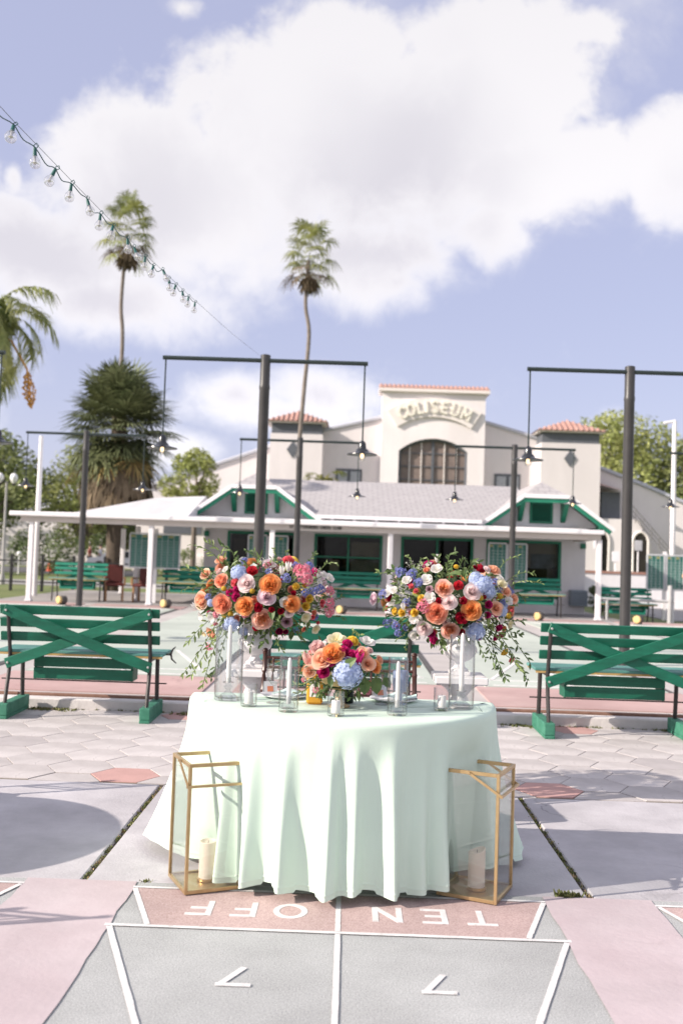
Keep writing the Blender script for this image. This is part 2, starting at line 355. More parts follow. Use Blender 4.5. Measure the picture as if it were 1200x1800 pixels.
# ------------------------------------------------------------------ ground and paving
M_GRASS = mat('lawn', (.10, .15, .045), .9, col2=(.19, .20, .075), scale=.7, bump=.5, bscale=30)
M_SLAB = mat('slab concrete', (.455, .435, .465), .85, col2=(.52, .50, .53), scale=2.2, bump=.25, bscale=60, detail=9)
M_HEX = mat('paver concrete', (.48, .445, .445), .85, col2=(.555, .52, .52), scale=3, bump=.3, bscale=70, detail=8)
M_HEXP = mat('paver pink', (.48, .29, .27), .85, var=.10, scale=4, bump=.3, bscale=70)
M_HEXG = mat('paver grey', (.40, .37, .375), .85, var=.10, scale=4, bump=.3, bscale=70)
M_PINK = mat('pink strip', (.48, .395, .42), .8, col2=(.545, .475, .50), scale=1.6, bump=.15, bscale=40, detail=9)
M_WHITE = mat('white paint', (.73, .71, .715), .6, var=.05, scale=14)
M_DIRT = mat('joint dirt', (.12, .10, .08), .95, col2=(.24, .21, .17), scale=20, bump=.4)

wear(M_SLAB, .4, .55, .17, 1.1, ((.33, .31, .31), 18, .735)); wear(M_HEX, .3, 1.2, .15, 1.3, ((.36, .33, .31), 16, .72), (1, 1, 1)); wear(M_PINK, .25, .9, .13, 1.4, ((.45, .33, .35), 7, .69)); wear(M_WHITE, 0, 1, .14, 9, ((.54, .52, .52), 22, .615))
def speckled(name, base, light, dark, sc=170):
    m = bpy.data.materials.new(name); m.use_nodes = True; t = m.node_tree; N = t.nodes; Lk = t.links.new; b = N['Principled BSDF']; b.inputs['Roughness'].default_value = .85
    tc = N.new('ShaderNodeTexCoord'); n = N.new('ShaderNodeTexNoise'); Lk(tc.outputs['Object'], n.inputs['Vector']); n.inputs['Scale'].default_value = sc; n.inputs['Detail'].default_value = 2
    cr = N.new('ShaderNodeValToRGB'); Lk(n.outputs['Fac'], cr.inputs[0]); e = cr.color_ramp.elements
    e[0].position = .32; e[0].color = dark + (1,); e[1].position = .70; e[1].color = light + (1,); x = e.new(.5); x.color = base + (1,)
    n2 = N.new('ShaderNodeTexNoise'); Lk(tc.outputs['Object'], n2.inputs['Vector']); n2.inputs['Scale'].default_value = 1.7; n2.inputs['Detail'].default_value = 8
    mr = N.new('ShaderNodeMapRange'); Lk(n2.outputs['Fac'], mr.inputs[0]); mr.inputs[1].default_value = .3; mr.inputs[2].default_value = .7; mr.inputs[3].default_value = .86; mr.inputs[4].default_value = 1.12
    vm = N.new('ShaderNodeVectorMath'); vm.operation = 'SCALE'; Lk(cr.outputs[0], vm.inputs[0]); Lk(mr.outputs[0], vm.inputs['Scale']); Lk(vm.outputs[0], b.inputs['Base Color'])
    bp = N.new('ShaderNodeBump'); bp.inputs['Strength'].default_value = .25; bp.inputs['Distance'].default_value = .004; Lk(n.outputs['Fac'], bp.inputs['Height']); Lk(bp.outputs[0], b.inputs['Normal'])
    return m
M_LANE = speckled('lane aggregate', (.405, .412, .418), (.53, .535, .54), (.29, .30, .305))
M_TEN = speckled('ten off paint', (.47, .345, .335), (.55, .42, .41), (.38, .27, .26))
M_FLANE = mat('far lane green', (.42, .465, .42), .8, col2=(.50, .54, .49), scale=.8, bump=.1, bscale=30, detail=8)
M_FPINK = mat('far court pink', (.44, .285, .275), .85, col2=(.52, .37, .355), scale=1.5, bump=.1, detail=8)
M_DECK = mat('far deck concrete', (.43, .40, .39), .85, col2=(.52, .48, .47), scale=1.2, bump=.1, detail=8)
M_ROAD = mat('pale road', (.30, .29, .285), .9, var=.15, scale=1.5)
M_ASPH = mat('asphalt', (.10, .10, .105), .9, var=.2, scale=2)

gm = MB(); gm.add([(-900, -200, -.06), (900, -200, -.06), (900, 1800, -.06), (-900, 1800, -.06)], [(0, 1, 2, 3)])
struct(gm.build('ground', M_GRASS, fixn=False))
rm = MB(); rm.box((-30, 41, -.045), (60, 5, .03)); struct(rm.build('road', M_ROAD))
rm = MB(); rm.box((-36, 62, -.045), (50, 14, .03)); struct(rm.build('parking_area', M_ASPH))
rm = MB(); rm.box((23, 40, -.045), (28, 24, .03)); struct(rm.build('pavement', M_ROAD))

wear(M_LANE, .0, 1, .13, 1.4, ((.30, .305, .31), 12, .735)); wear(M_TEN, 0, 1, .12, 2.2); wear(M_FLANE, .2, .4, .10, .5); wear(M_FPINK, .2, .6, .14, .8); wear(M_DECK, .2, .6, .12, .8)
# near court: lanes with the pink strips between them
PITCH = 2.25
def jag(y0, y1, x, n, a):
    return [(x + random.uniform(-a, a), y0 + (y1 - y0) * i / n) for i in range(n + 1)]
court = MB(); court.box((0, .72, -.05), (11.0, 7.4, .06)); court = struct(court.build('near_court', M_DIRT))
for k in (-2, -1, 0, 1, 2):
    m = MB(); m.box((k * PITCH, .72, -.01), (1.80, 7.44, .02)); lane = m.build('lane', M_LANE, court)
    if abs(k) <= 1:
        ox = k * PITCH
        z = MB(); z.add([(ox - .87, 4.355, .003), (ox + .87, 4.355, .003), (ox + .735, 3.935, .003), (ox - .735, 3.935, .003)], [(3, 2, 1, 0)]); z.build('scoring_zone', M_TEN, lane, fixn=False)
        def line(a, b, wd):
            q = MB(); a, b = Vector(a), Vector(b); n_ = 34; d_ = (b - a).normalized(); s_ = Vector((-d_.y, d_.x)); V = []
            for e in (-1, 1): V += [tuple(a.lerp(b, i / n_) + s_ * (e * wd / 2 + random.gauss(0, .0005))) + (.0048,) for i in range(n_ + 1)]
            q.add(V, [(i, i + 1, n_ + 2 + i, n_ + 1 + i) for i in range(n_)]); o = q.build('painted_line', M_WHITE, lane, fixn=False); return o
        line((ox - .889, 4.366), (ox + .889, 4.366), .021); line((ox - .905, 3.925), (ox + .905, 3.925), .024)
        for sx in (-1, 1):
            line((ox + sx * .878, 4.350), (ox + sx * .742, 3.940), .022)
            x0, y0, x1, y1 = ox + sx * .883, 3.908, ox + sx * .20, 1.93
            line((x0, y0), (x1, y1), .023)
        line((ox, 4.352), (ox, 3.940), .021); line((ox, 3.910), (ox, 1.0), .021)
        for ch, cx in zip('TENOFF', (.582, .392, .20, -.195, -.385, -.565)):
            wd = FONT[ch][0] * .175; q = MB()
            strokes(q, ch, lambda u, v, d, cx=cx, wd=wd: (ox + cx + wd / 2 - u * .175, 4.224 - v * .165, d), .14, .0032, .0045)
            q.build('painted_letter', M_WHITE, lane)
        for cx in (-.348, .35):
            q = MB(); strokes(q, '7', lambda u, v, d, cx=cx: (ox + cx + .06 - u * .16, 3.57 - v * .158, d), .145, .0032, .0045)
            q.build('painted_number', M_WHITE, lane)
for k in range(-2, 2):
    xc = (k + .5) * PITCH
    a = jag(-2.8, 4.435, xc - .238, 60, .006); b = jag(-2.8, 4.435, xc + .238, 60, .006)
    m = MB(); n = len(a); m.add([(x, y, .004) for x, y in a] + [(x, y, .004) for x, y in b], [(i, n + i, n + i + 1, i + 1) for i in range(n - 1)])
    m.build('pink_strip', M_PINK, court, fixn=False)

# concrete slabs with weedy joints
bed = MB(); bed.box((0, 5.36, -.06), (16, 1.86, .06)); bed = struct(bed.build('slab_pavement', M_DIRT))
for k in range(-3, 4):
    xc = -.01 + 2.232 * k
    m = MB(); m.box((xc, 5.357, -.02), (2.232 - (.026 if abs(k) < 3 else .03), 1.83, .04), b=.006); m.build('slab', M_SLAB, bed)
# weeds in the joints
def tufts(spots, name, matl, hmin=.005, hmax=.015, blades=6, spread=.02):
    V = []; F = []
    for x, y, z, s_ in spots:
        for _ in range(blades):
            a = random.uniform(0, 2 * PI); h = random.uniform(hmin, hmax) * s_; wd = .0035 * s_ + .0015; px, py = x + random.gauss(0, spread), y + random.gauss(0, spread)
            dx, dy = math.cos(a), math.sin(a); o = len(V)
            V += [(px - dy * wd, py + dx * wd, z), (px + dy * wd, py - dx * wd, z), (px + dx * h * .6 + dy * wd * .4, py + dy * h * .6 - dx * wd * .4, z + h), (px + dx * h * .6 - dy * wd * .4, py + dy * h * .6 + dx * wd * .4, z + h)]
            F.append((o, o + 1, o + 2, o + 3))
    return stuff(npmesh(name, V, F, matl))
M_WEED = mat('weeds', (.09, .12, .04), .8, col2=(.22, .21, .08), scale=40, island=.3)
M_DRY = mat('dry leaves', (.30, .20, .10), .8, col2=(.42, .32, .18), scale=30, island=.3)
sp = []; sp2 = []
for x in (-1.126, 1.106):
    for i in range(120):
        y = random.uniform(4.46, 6.26); dens = .5 + .5 * math.sin(y * 5 + x)
        (sp if random.random() < .45 + .4 * dens else sp2).append((x + random.gauss(0, .008), y, -.012, random.uniform(.6, 1.2)))
sp += [(1.0 + random.gauss(0, .02), 4.452 + random.gauss(0, .012), .0, 1.7) for _ in range(22)] + [(-.85 + random.gauss(0, .01), 4.45, 0, .8) for _ in range(4)]
sp += [(random.uniform(-6, 6), 9.03 + random.gauss(0, .015), -.004, random.uniform(.6, 1.6)) for _ in range(380)]
sp += [(cx + random.gauss(0, .09), 8.97 + random.gauss(0, .035), 0, 1.3) for cx in (-2.75, -1.4, 2.9, 1.55, -2.55, 3.3) for _ in range(30)]
jg = tufts(sp, 'joint_weeds', M_WEED, spread=.008); jg['label'] = 'small green weeds growing in the paving joints and along the kerb'; jg['category'] = 'weeds'
sp2 += [(cx + random.gauss(0, .10), 8.98 + random.gauss(0, .03), 0, 1.2) for cx in (-2.7, -1.35, 3.0) for _ in range(14)]
jg = tufts(sp2, 'dry_litter', M_DRY, hmin=.004, hmax=.014, blades=5, spread=.012); jg['label'] = 'dry brown leaf litter lying in the paving joints'; jg['category'] = 'litter'

# hexagon pavers
hb = MB(); hb.box((0, 7.67, -.0365), (16, 2.78, .06)); hb = struct(hb.build('hex_pavement', M_DIRT))
HA = .228
def hexmesh(nm, poly_y0=None):
    m = MB(); g = .0036; r1 = HA - g * 1.15; r2 = r1 - .0008
    lo = [(r1 * math.cos(R(60 * i)), r1 * math.sin(R(60 * i)), -.04) for i in range(6)]; mi = [(x, y, -.0008) for x, y, _ in lo]
    up = [(r2 * math.cos(R(60 * i)), r2 * math.sin(R(60 * i)), 0) for i in range(6)]
    m.add(lo + mi + up, [(i, (i + 1) % 6, 6 + (i + 1) % 6, 6 + i) for i in range(6)] + [(6 + i, 6 + (i + 1) % 6, 12 + (i + 1) % 6, 12 + i) for i in range(6)] + [tuple(range(12, 18))])
    return m
base_hex = None; special = {}
cells = []
dxp = HA * 1.5; dyp = HA * math.sqrt(3)
X0, Y0 = -1.405, 6.51
for i in range(-14, 20):
    for j in range(0, 7):
        x = X0 + i * dxp; y = Y0 + j * dyp + (dyp / 2 if i % 2 else 0)
        if y < 8.95 and -6.0 < x < 6.0: cells.append((x, y))
def nearest(x, y): return min(cells, key=lambda c: (c[0] - x) ** 2 + (c[1] - y) ** 2)
for x, y in ((-1.405, 6.51), (1.19, 6.44), (1.89, 8.75), (-1.45, 8.8)): special[nearest(x, y)] = M_HEXP
for x, y in ((-2.42, 7.56), (2.486, 7.577), (.3, 7.9)): special[nearest(x, y)] = M_HEXG
for x, y in cells:
    if base_hex is None:
        o = hexmesh('h').build('hex_paver', M_HEX, hb); base_hex = o; o.data.materials[0] = None; o.material_slots[0].link = 'OBJECT'
    else: o = base_hex.copy(); COL.objects.link(o)
    o.material_slots[0].link = 'OBJECT'; o.material_slots[0].material = special.get((x, y), M_HEX)
    o.location = (x, y, random.uniform(-.0012, .0008)); o.rotation_euler = (random.gauss(0, .0016), random.gauss(0, .0016), 0)
# half pavers along both borders fill the saw-tooth gaps
g_ = .006
near_half = MB().prism([(-HA + g_, -.02), (HA - g_, -.02), (HA - g_ * 1.2, 0), (HA / 2 - g_ * .3, dyp / 2 - g_), (-HA / 2 + g_ * .3, dyp / 2 - g_), (-HA + g_ * 1.2, 0)], -.04, -.001)
far_half = MB().prism([(-HA / 2 + g_ * .3, -dyp / 2 + g_), (HA / 2 - g_ * .3, -dyp / 2 + g_), (HA - g_ * 1.2, -.03), (-HA + g_ * 1.2, -.03)], -.04, -.001)
nh = fh = None
for i in range(-14, 20):
    x = X0 + i * dxp
    if not -6 < x < 6 or not i % 2: continue
    if nh is None:
        nh = near_half.build('half_paver', M_HEX, hb); fh = far_half.build('half_paver', M_HEX, hb); p_, q_ = nh, fh
    else:
        p_ = nh.copy(); q_ = fh.copy(); COL.objects.link(p_); COL.objects.link(q_)
    p_.location = (x, Y0 - dyp / 2, random.uniform(-.003, .001)); q_.location = (x, Y0 + 6.5 * dyp, random.uniform(-.003, .001))

# kerb and raised far courts
FZ = .11
M_KERB = mat('kerb white', (.56, .53, .53), .8, col2=(.66, .63, .63), scale=6, bump=.4, bscale=30)
M_RAIL = mat('kerb timber', (.17, .085, .06), .7, col2=(.26, .15, .11), scale=9, bump=.3)
k = MB(); k.box((0, 9.12, .02), (24, .14, .14), b=.012); kerb = struct(k.build('kerb', M_KERB))
for i in range(-4, 4):
    k = MB(); k.box((1.5 + i * 3.0, 9.225, .075), (2.985, .06, .075), b=.006); k.build('timber_rail', M_RAIL, kerb)
d = MB(); d.box((0, 16.75, .03), (30, 14.94, .14)); deck = struct(d.build('far_court', M_DECK))
d = MB(); d.box((-1, 28, .028), (15.6, 7.5, .14)); struct(d.build('veranda_floor', mat('veranda floor', (.33, .31, .31), .85, var=.1, scale=1.2)))
LP = 2.485
for i in range(-5, 6):
    x = i * LP
    d = MB(); d.box((x, 16.9, .106), (1.96, 12.2, .020)); ln = d.build('lane', M_FLANE, deck)
    for y0, y1 in ((9.40, 10.78), (23.02, 24.1)):
        d = MB(); d.box((x, (y0 + y1) / 2, .104), (2.2, y1 - y0, .016)); d.build('pink_apron', M_FPINK, deck)
    for ye, s_ in ((10.9, 1), (22.9, -1)):
        for a, b in (((x - .88, ye), (x + .88, ye)), ((x - .88, ye + .45 * s_), (x + .88, ye + .45 * s_)), ((x - .85, ye + .45 * s_), (x - .2, ye + 2.6 * s_)), ((x + .85, ye + .45 * s_), (x + .2, ye + 2.6 * s_)), ((x, ye), (x, ye + 2.6 * s_))):
            q = MB(); q.bar(a + (.1175,), b + (.1175,), .045, .004); q.build('painted_line', M_WHITE, ln)
    # gutter beside each lane, drawn as a flat dark strip set on the deck
    d = MB(); d.box((x + 1.03, 16.9, .103), (.07, 12.2, .012)); d.build('gutter', mat('gutter dark', (.09, .085, .085), .8), deck)
# ------------------------------------------------------------------ clubhouse
M_CWALL = mat('stucco white', (.80, .78, .81), .85, var=.05, scale=2, bump=.2, bscale=40)
M_CBEIGE = mat('veranda beige', (.55, .50, .47), .8, var=.05, scale=2)
M_CWHT = mat('white trim', (.78, .76, .78), .55, var=.04, scale=3)
M_CGRN = mat('green trim', (.015, .175, .105), .5, var=.12, scale=5)
M_ROOF = mat('light shingle', (.37, .35, .36), .9, col2=(.44, .42, .43), scale=7, bump=.3, bscale=25)
M_METR = mat('white metal roof', (.66, .65, .67), .5, var=.05, scale=2)
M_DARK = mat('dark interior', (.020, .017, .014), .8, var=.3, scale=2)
M_TAN = mat('tan blind', (.30, .26, .20), .8, var=.1, scale=3)
M_DGL = glass('window glass', (.70, .72, .70), gloss=.0, power=.45)

wear(M_CWALL, 0, 1, .08, .8, None, (1, 1, .3)); wear(M_METR, 0, 1, .12, .7, None, (2, .3, 1))
def add_shingle_grid(m):
    t = m.node_tree; N = t.nodes; Lk = t.links.new; b = N['Principled BSDF']; src = b.inputs['Base Color'].links[0].from_socket
    tc = N.new('ShaderNodeTexCoord'); br = N.new('ShaderNodeTexBrick'); Lk(tc.outputs['Object'], br.inputs['Vector'])
    br.inputs['Scale'].default_value = 1.0; br.inputs['Brick Width'].default_value = .30; br.inputs['Row Height'].default_value = .24; br.inputs['Mortar Size'].default_value = .010
    br.inputs['Color1'].default_value = (1, 1, 1, 1); br.inputs['Color2'].default_value = (.93, .93, .93, 1); br.inputs['Mortar'].default_value = (.58, .58, .62, 1)
    mx = N.new('ShaderNodeMix'); mx.data_type = 'RGBA'; mx.blend_type = 'MULTIPLY'; mx.inputs[0].default_value = 1
    Lk(src, mx.inputs[6]); Lk(br.outputs[0], mx.inputs[7]); Lk(mx.outputs[2], b.inputs['Base Color'])
add_shingle_grid(M_ROOF)

ch = thing('clubhouse', 'white single-storey clubhouse with green gables and a long veranda behind the courts', 'building', (0, 0, 0))
WY = 27.0
# wall pieces leave the window openings free
WIN = [(-3.34, -1.49), (-.98, .87), (1.37, 3.33), (3.68, 5.70)]
xs = [-3.96] + [q for a in WIN for q in a] + [6.36]
m = MB()
for a, b in zip(xs[0::2], xs[1::2]): m.box(((a + b) / 2, WY + .1, 1.15), (b - a, .2, 2.1))
m.box((1.2, WY + .1, .45), (10.32 - .004, .19, .70)); m.box((1.2, WY + .1, 2.36), (10.31, .19, .62))
for x in (-3.96 + .1, 6.36 - .1): m.box((x, WY + 3.2, 1.4), (.2, 6.0, 2.6))
m.box((1.2, WY + 6.2, 1.4), (10.3, .2, 2.6)); m.build('wall', M_CWALL, ch)
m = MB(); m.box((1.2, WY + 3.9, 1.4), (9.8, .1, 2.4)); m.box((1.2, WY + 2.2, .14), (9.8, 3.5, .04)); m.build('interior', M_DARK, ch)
for i, (a, b) in enumerate(WIN):
    f = MB(); z0, z1 = .80, 2.05; t = .07
    f.box(((a + b) / 2, WY + .03, z1 - t / 2), (b - a, .10, t)); f.box(((a + b) / 2, WY + .03, z0 + t / 2), (b - a, .10, t))
    for x in (a + t / 2, b - t / 2): f.box((x, WY + .03, (z0 + z1) / 2), (t, .10, z1 - z0 - 2 * t))
    win = f.build('window', M_CGRN, ch)
    q = MB(); q.box(((a + b) / 2, WY + .035, (z0 + z1) / 2), (.05, .07, z1 - z0 - 2 * t)); q.build('mullion', M_CGRN, win)
    if i in (1,): q = MB(); q.box(((a + b) / 2, WY + .04, 1.43), (b - a - 2 * t, .05, .045)); q.build('transom', M_CGRN, win)
    for x0, x1 in ((a + t, (a + b) / 2 - .025), ((a + b) / 2 + .025, b - t)):
        q = MB(); q.box(((x0 + x1) / 2, WY + .06, (z0 + z1) / 2), (x1 - x0, .008, z1 - z0 - 2 * t)); q.build('pane', M_DGL, win)
def flat(name, c, d, m_, par): q = MB(); q.box(c, d); return q.build(name, m_, par)
flat('blind', (.42, WY + .25, 1.66), (.80, .02, .40), M_TAN, ch); flat('blind', (.42, WY + .25, 1.15), (.80, .02, .44), mat('teal film', (.13, .19, .165), .7, col2=(.28, .26, .2), scale=1.2), ch)
flat('paper_sheet', (-.42, WY + .3, 1.12), (.26, .02, .45), mat('paper', (.42, .37, .30), .8), ch)
flat('banner', (5.10, WY + .16, 1.68), (1.02, .015, .70), mat('banner cloth', (.38, .335, .27), .8, var=.06), ch)
flat('poster', (5.24, WY + .145, 1.50), (.66, .012, .40), mat('poster print', (.09, .12, .10), .6, col2=(.20, .26, .33), scale=5), ch)
flat('panel', (-3.05, WY + .35, 1.2), (.3, .02, 1.3), mat('brown panel', (.07, .05, .04), .7), ch)
# veranda roof, gutter, fascia, posts
m = MB(); m.add([(-8.33, 24.30, 2.30), (6.14, 24.30, 2.27), (6.14, 27.02, 2.44), (-4.0, 27.02, 2.44), (-8.33, 31, 2.32), (-8.33, 24.30, 2.24), (6.14, 24.30, 2.21), (6.14, 27.02, 2.36), (-4.0, 27.02, 2.36), (-8.33, 31, 2.24)],
               [(0, 1, 2, 3, 4), (9, 8, 7, 6, 5), (0, 5, 6, 1), (1, 6, 7, 2), (4, 3, 8, 9), (3, 2, 7, 8), (0, 4, 9, 5)]); vr = m.build('veranda_roof', M_METR, ch)
m = MB(); m.add([(-6.9, 24.6, 2.315), (-4.05, 24.6, 2.315), (-4.05, 30.5, 2.32), (-6.9, 30.5, 2.32), (-5.4, 27.6, 2.92), (-4.05, 27.6, 3.0)], [(0, 1, 5, 4), (3, 4, 5, 2), (0, 4, 3), (1, 2, 5), (0, 3, 2, 1)]); m.build('hipped_roof', M_METR, ch)
m = MB(); m.box((-1.095, 24.25, 2.245), (14.50, .10, .115), b=.02); m.build('gutter', M_CWHT, ch)
m = MB(); m.box((-1.0, 24.36, 2.125), (14.2, .06, .145)); m.box((6.06, 25.7, 2.13), (.06, 2.6, .14)); fas = m.build('fascia', M_CBEIGE, ch)
x = -1.50; m = MB(); 
for c in 'ST. PETERSBURG CHESS CLUB':
    if c == ' ': x += .05; continue
    q = MB(); strokes(q, c, lambda u, v, d, x=x: (x + u * .062, 24.33 - d, 2.105 + v * .072), .2, .0, .012); q.build('sign_letter', mat('sign black', (.03, .03, .03), .6), fas); x += FONT[c][0] * .062 + .013
for px, py in ((-7.84, 24.42), (-4.89, 24.42), (-1.92, 24.42), (.98, 24.42), (6.08, 24.42), (-5.6, 26.2), (-8.15, 30.2), (-6.9, 30.2)):
    m = MB(); m.box((px, py, 1.085), (.12, .12, 1.96), b=.012); m.box((px, py, .13), (.16, .16, .05), b=.01); m.build('post', M_CWHT, ch)
# roofs
m = MB(); e0 = 25.95
zq = 2.5 + .2574 * 1.25; m.add([(-.92, e0, 2.50), (3.45, e0, 2.50), (3.96, 27.2, zq), (-1.43, 27.2, zq), (-2.58, 27.2, zq), (5.11, 27.2, zq), (5.11, 31, 3.80), (-2.58, 31, 3.80), (5.11, 36, 2.5), (-2.58, 36, 2.5)], [(0, 1, 2, 3), (4, 5, 6, 7), (7, 6, 8, 9)]); m.build('main_roof', M_ROOF, ch, fixn=False)
m = MB(); m.box((1.25, e0 - .03, 2.47), (4.3, .05, .09), b=.01); m.build('eave_trim', M_CWHT, ch)
for i in range(7): m = MB(); m.box((-.5 + i * .58, e0 + .25, 2.40), (.06, .5, .06)); m.build('rafter_end', M_CWHT, ch)
def gable(xc):
    g = MB(); hw, ez, ch_, cz, az_ = 1.76, 2.42, .60, 3.23, 3.66; y0, y1, yb = 26.15, 27.0, 30.6
    def P_(x, y, z): return (xc + x, y, z)
    T = .07
    V = [P_(-hw, y0, ez), P_(-ch_, y0, cz), P_(0, y0 + .85, az_), P_(ch_, y0, cz), P_(hw, y0, ez), P_(-hw, yb, ez), P_(0, yb, az_), P_(hw, yb, ez)]
    V2 = [(a, b, c - T) for a, b, c in V]
    g.add(V, [(0, 1, 2, 6, 5), (4, 7, 6, 2, 3), (1, 3, 2)]); g.add(V2, [(5, 6, 2, 1, 0), (3, 2, 6, 7, 4), (2, 3, 1)])
    gr = g.build('gable_roof', M_ROOF, ch, fixn=False)
    t = MB()   # white roof edge over green barge boards
    for a, b in ((P_(-hw - .03, y0 - .012, ez - .055), P_(-ch_, y0 - .012, cz - .025)), (P_(ch_, y0 - .012, cz - .025), P_(hw + .03, y0 - .012, ez - .055)), (P_(-ch_, y0 - .012, cz - .02), P_(ch_, y0 - .012, cz - .02))): t.bar(a, b, .05, .10)
    t.build('roof_edge', M_CWHT, gr)
    for a, b in ((P_(-hw + .05, y0 + .03, ez - .11), P_(-ch_, y0 + .03, cz - .125)), (P_(ch_, y0 + .03, cz - .125), P_(hw - .05, y0 + .03, ez - .11)), (P_(-ch_ - .03, y0 + .025, cz - .12), P_(ch_ + .03, y0 + .025, cz - .12))):
        t = MB(); t.bar(a, b, .06, .13); t.build('barge_board', M_CGRN, gr)
    for sx in (-1, 1):
        t = MB(); t.prism([(y0 + .1, ez + .02), (y1, ez - .10), (y1, ez + .20), (y0 + .1, ez + .09)], xc + sx * (hw - .28), xc + sx * (hw - .16), axis='x'); t.build('purlin_end', M_CGRN, gr)
    t = MB(); t.prism([(xc - hw + .25, 2.44), (xc + hw - .25, 2.44), (xc + hw - .25, ez + .06), (xc + ch_, cz - .1), (xc - ch_, cz - .1), (xc - hw + .25, ez + .06)], y1 - .12, y1 - .04, axis='y'); t.build('gable_wall', M_CWALL, ch)
    for sx in (-1, 1):
        t = MB(); x = xc + sx * .58; t.prism([(y0 + .12, 3.06), (y1 - .13, 3.06), (y1 - .13, 2.56), (y1 - .22, 2.60)], x - .06, x + .06, axis='x'); t.build('bracket', M_CGRN, ch)
    t = MB(); zc = 2.82; 
    t.box((xc, y1 - .135, zc + .27), (.62, .05, .06)); t.box((xc, y1 - .135, zc - .27), (.62, .05, .06))
    for sx in (-1, 1): t.box((xc + sx * .28, y1 - .135, zc), (.06, .05, .48))
    vent = t.build('vent', M_CGRN, ch)
    for i in range(7): t = MB(); t.box((xc, y1 - .135, zc - .205 + i * .068), (.50, .012, .075), M=Matrix.Rotation(R(35), 3, 'X')); t.build('louvre', mat('louvre green', (.010, .10, .065), .5), vent)
gable(-2.58); gable(5.11)
m = MB(); m.box((6.14, WY - .18, .55), (.44, .34, .42), b=.01); ac = m.build('air_conditioner', mat('ac grey', (.22, .26, .31), .6), ch)
for i in range(9): q = MB(); q.box((6.14, WY - .355, .40 + i * .038), (.40, .012, .014)); q.build('slat', mat('ac slat', (.15, .18, .22), .6), ac)
for x in (-4.35 + .45, 6.28): flat('wall_lamp_box', (x, WY - .06, 1.95), (.13, .1, .14), M_CGRN, ch)

# ------------------------------------------------------------------ Coliseum hall
M_COL = mat('coliseum stucco', (.76, .715, .725), .85, var=.04, scale=.25, bump=.3, bscale=6)
M_COLW = mat('coliseum mould', (.76, .71, .69), .85, var=.04, scale=.4)
wear(M_COL, 0, 1, .10, .22, None, (1, 1, .25))
M_TILE = mat('terracotta tile', (.36, .20, .17), .8, col2=(.47, .295, .255), scale=1.5, island=.12)
M_LETT = mat('cream letters', (.80, .765, .68), .6)
M_SLATE = mat('slate grey', (.11, .12, .14), .6, var=.1)
M_CURT = mat('brown curtain', (.17, .135, .125), .8, col2=(.25, .20, .18), scale=1.1)
hall = thing('domed_hall', 'large cream stucco hall with arched window, raised lettering and two tile-roofed towers', 'building', (0, 0, 0))
pts = [(-32, 3.0), (-24, 4.2), (-16.7, 5.9), (-12, 7.6), (-8.2, 9.0), (-5, 10.2), (-2, 11.15), (2, 12.15), (6, 12.4), (10, 12.05), (14.1, 10.95), (18.4, 9.0), (22, 7.7), (25, 6.5), (30, 5.0), (38, 3.2)]
m = MB(); m.prism([(-32, -.1)] + pts + [(38, -.1)], 76.0, 112.0, axis='y'); m.build('main_wall', M_COL, hall)
m = MB(); m.tube([(x, 75.95, z + .02) for x, z in pts], .16, 6); m.build('roof_edge', mat('edge grey', (.45, .46, .52), .7), hall)
# centre front with an arched opening
AX0, AX1, ASP, ATOP = 3.40, 8.58, 9.55, 10.52; axc = (AX0 + AX1) / 2; hw = (AX1 - AX0) / 2; rise = ATOP - ASP; AR = (hw * hw + rise * rise) / (2 * rise); acz = ATOP - AR
def arch(n, grow=0.0):
    r = AR + grow; a0 = math.asin((hw + grow * .8) / r); return [(axc + r * math.sin(-a0 + 2 * a0 * i / n), acz + r * math.cos(-a0 + 2 * a0 * i / n)) for i in range(n + 1)]
m = MB(); ar = arch(16); L0, L1, TOP = 2.06, 9.82, 14.0
V = []; 
for y in (74.6, 75.2):
    V += [(x, y, z) for x, z in ar] + [(L0 + (L1 - L0) * i / 16, y, TOP) for i in range(17)]
Fq = []
for o, fl in ((0, False), (34, True)):
    for i in range(16): q = (o + i, o + i + 1, o + 17 + i + 1, o + 17 + i); Fq.append(q)
for i in range(16): Fq.append((i, i + 1, 34 + i + 1, 34 + i))
m.add(V, Fq)
m.box(((L0 + AX0) / 2, 74.9, ASP / 2), (AX0 - L0, .6, ASP)); m.box(((L1 + AX1) / 2, 74.9, ASP / 2), (L1 - AX1, .6, ASP))
m.add([(L0, 74.6, ASP), (AX0, 74.6, ASP), (L0, 74.6, TOP)], [(0, 1, 2)]); m.add([(AX1, 74.6, ASP), (L1, 74.6, ASP), (L1, 74.6, TOP)], [(0, 1, 2)])
m.box(((L0 + L1) / 2, 75.9, 7), (L1 - L0 - .02, 1.4, 13.98)); m.build('centre_front', M_COL, hall)
m = MB(); m.box(((L0 + L1) / 2, 75.5, 14.1), (L1 - L0 + .55, 2.5, .22)); m.build('coping', M_COLW, hall)
proto = None
for i in range(25):
    x = 1.95 + i * (9.93 - 1.95) / 24
    if proto is None:
        t = MB(); V = []; n = 6
        for y, z, r in ((-.62, .02, .18), (.2, .36, .165)):
            V += [(r * math.cos(PI * j / n), y, z + r * math.sin(PI * j / n)) for j in range(n + 1)]
        t.add(V, [(j, j + 1, n + 2 + j, n + 1 + j) for j in range(n)] + [tuple(range(n + 1))]); proto = t.build('tile', M_TILE, hall); o = proto
    else: o = proto.copy(); COL.objects.link(o)
    o.location = (x, 75.0, 14.16)
m = MB(); m.box(((L0 + L1) / 2, 75.6, 14.36), (L1 - L0 + .1, 1.3, .3)); m.build('tile_bed', M_TILE, hall)
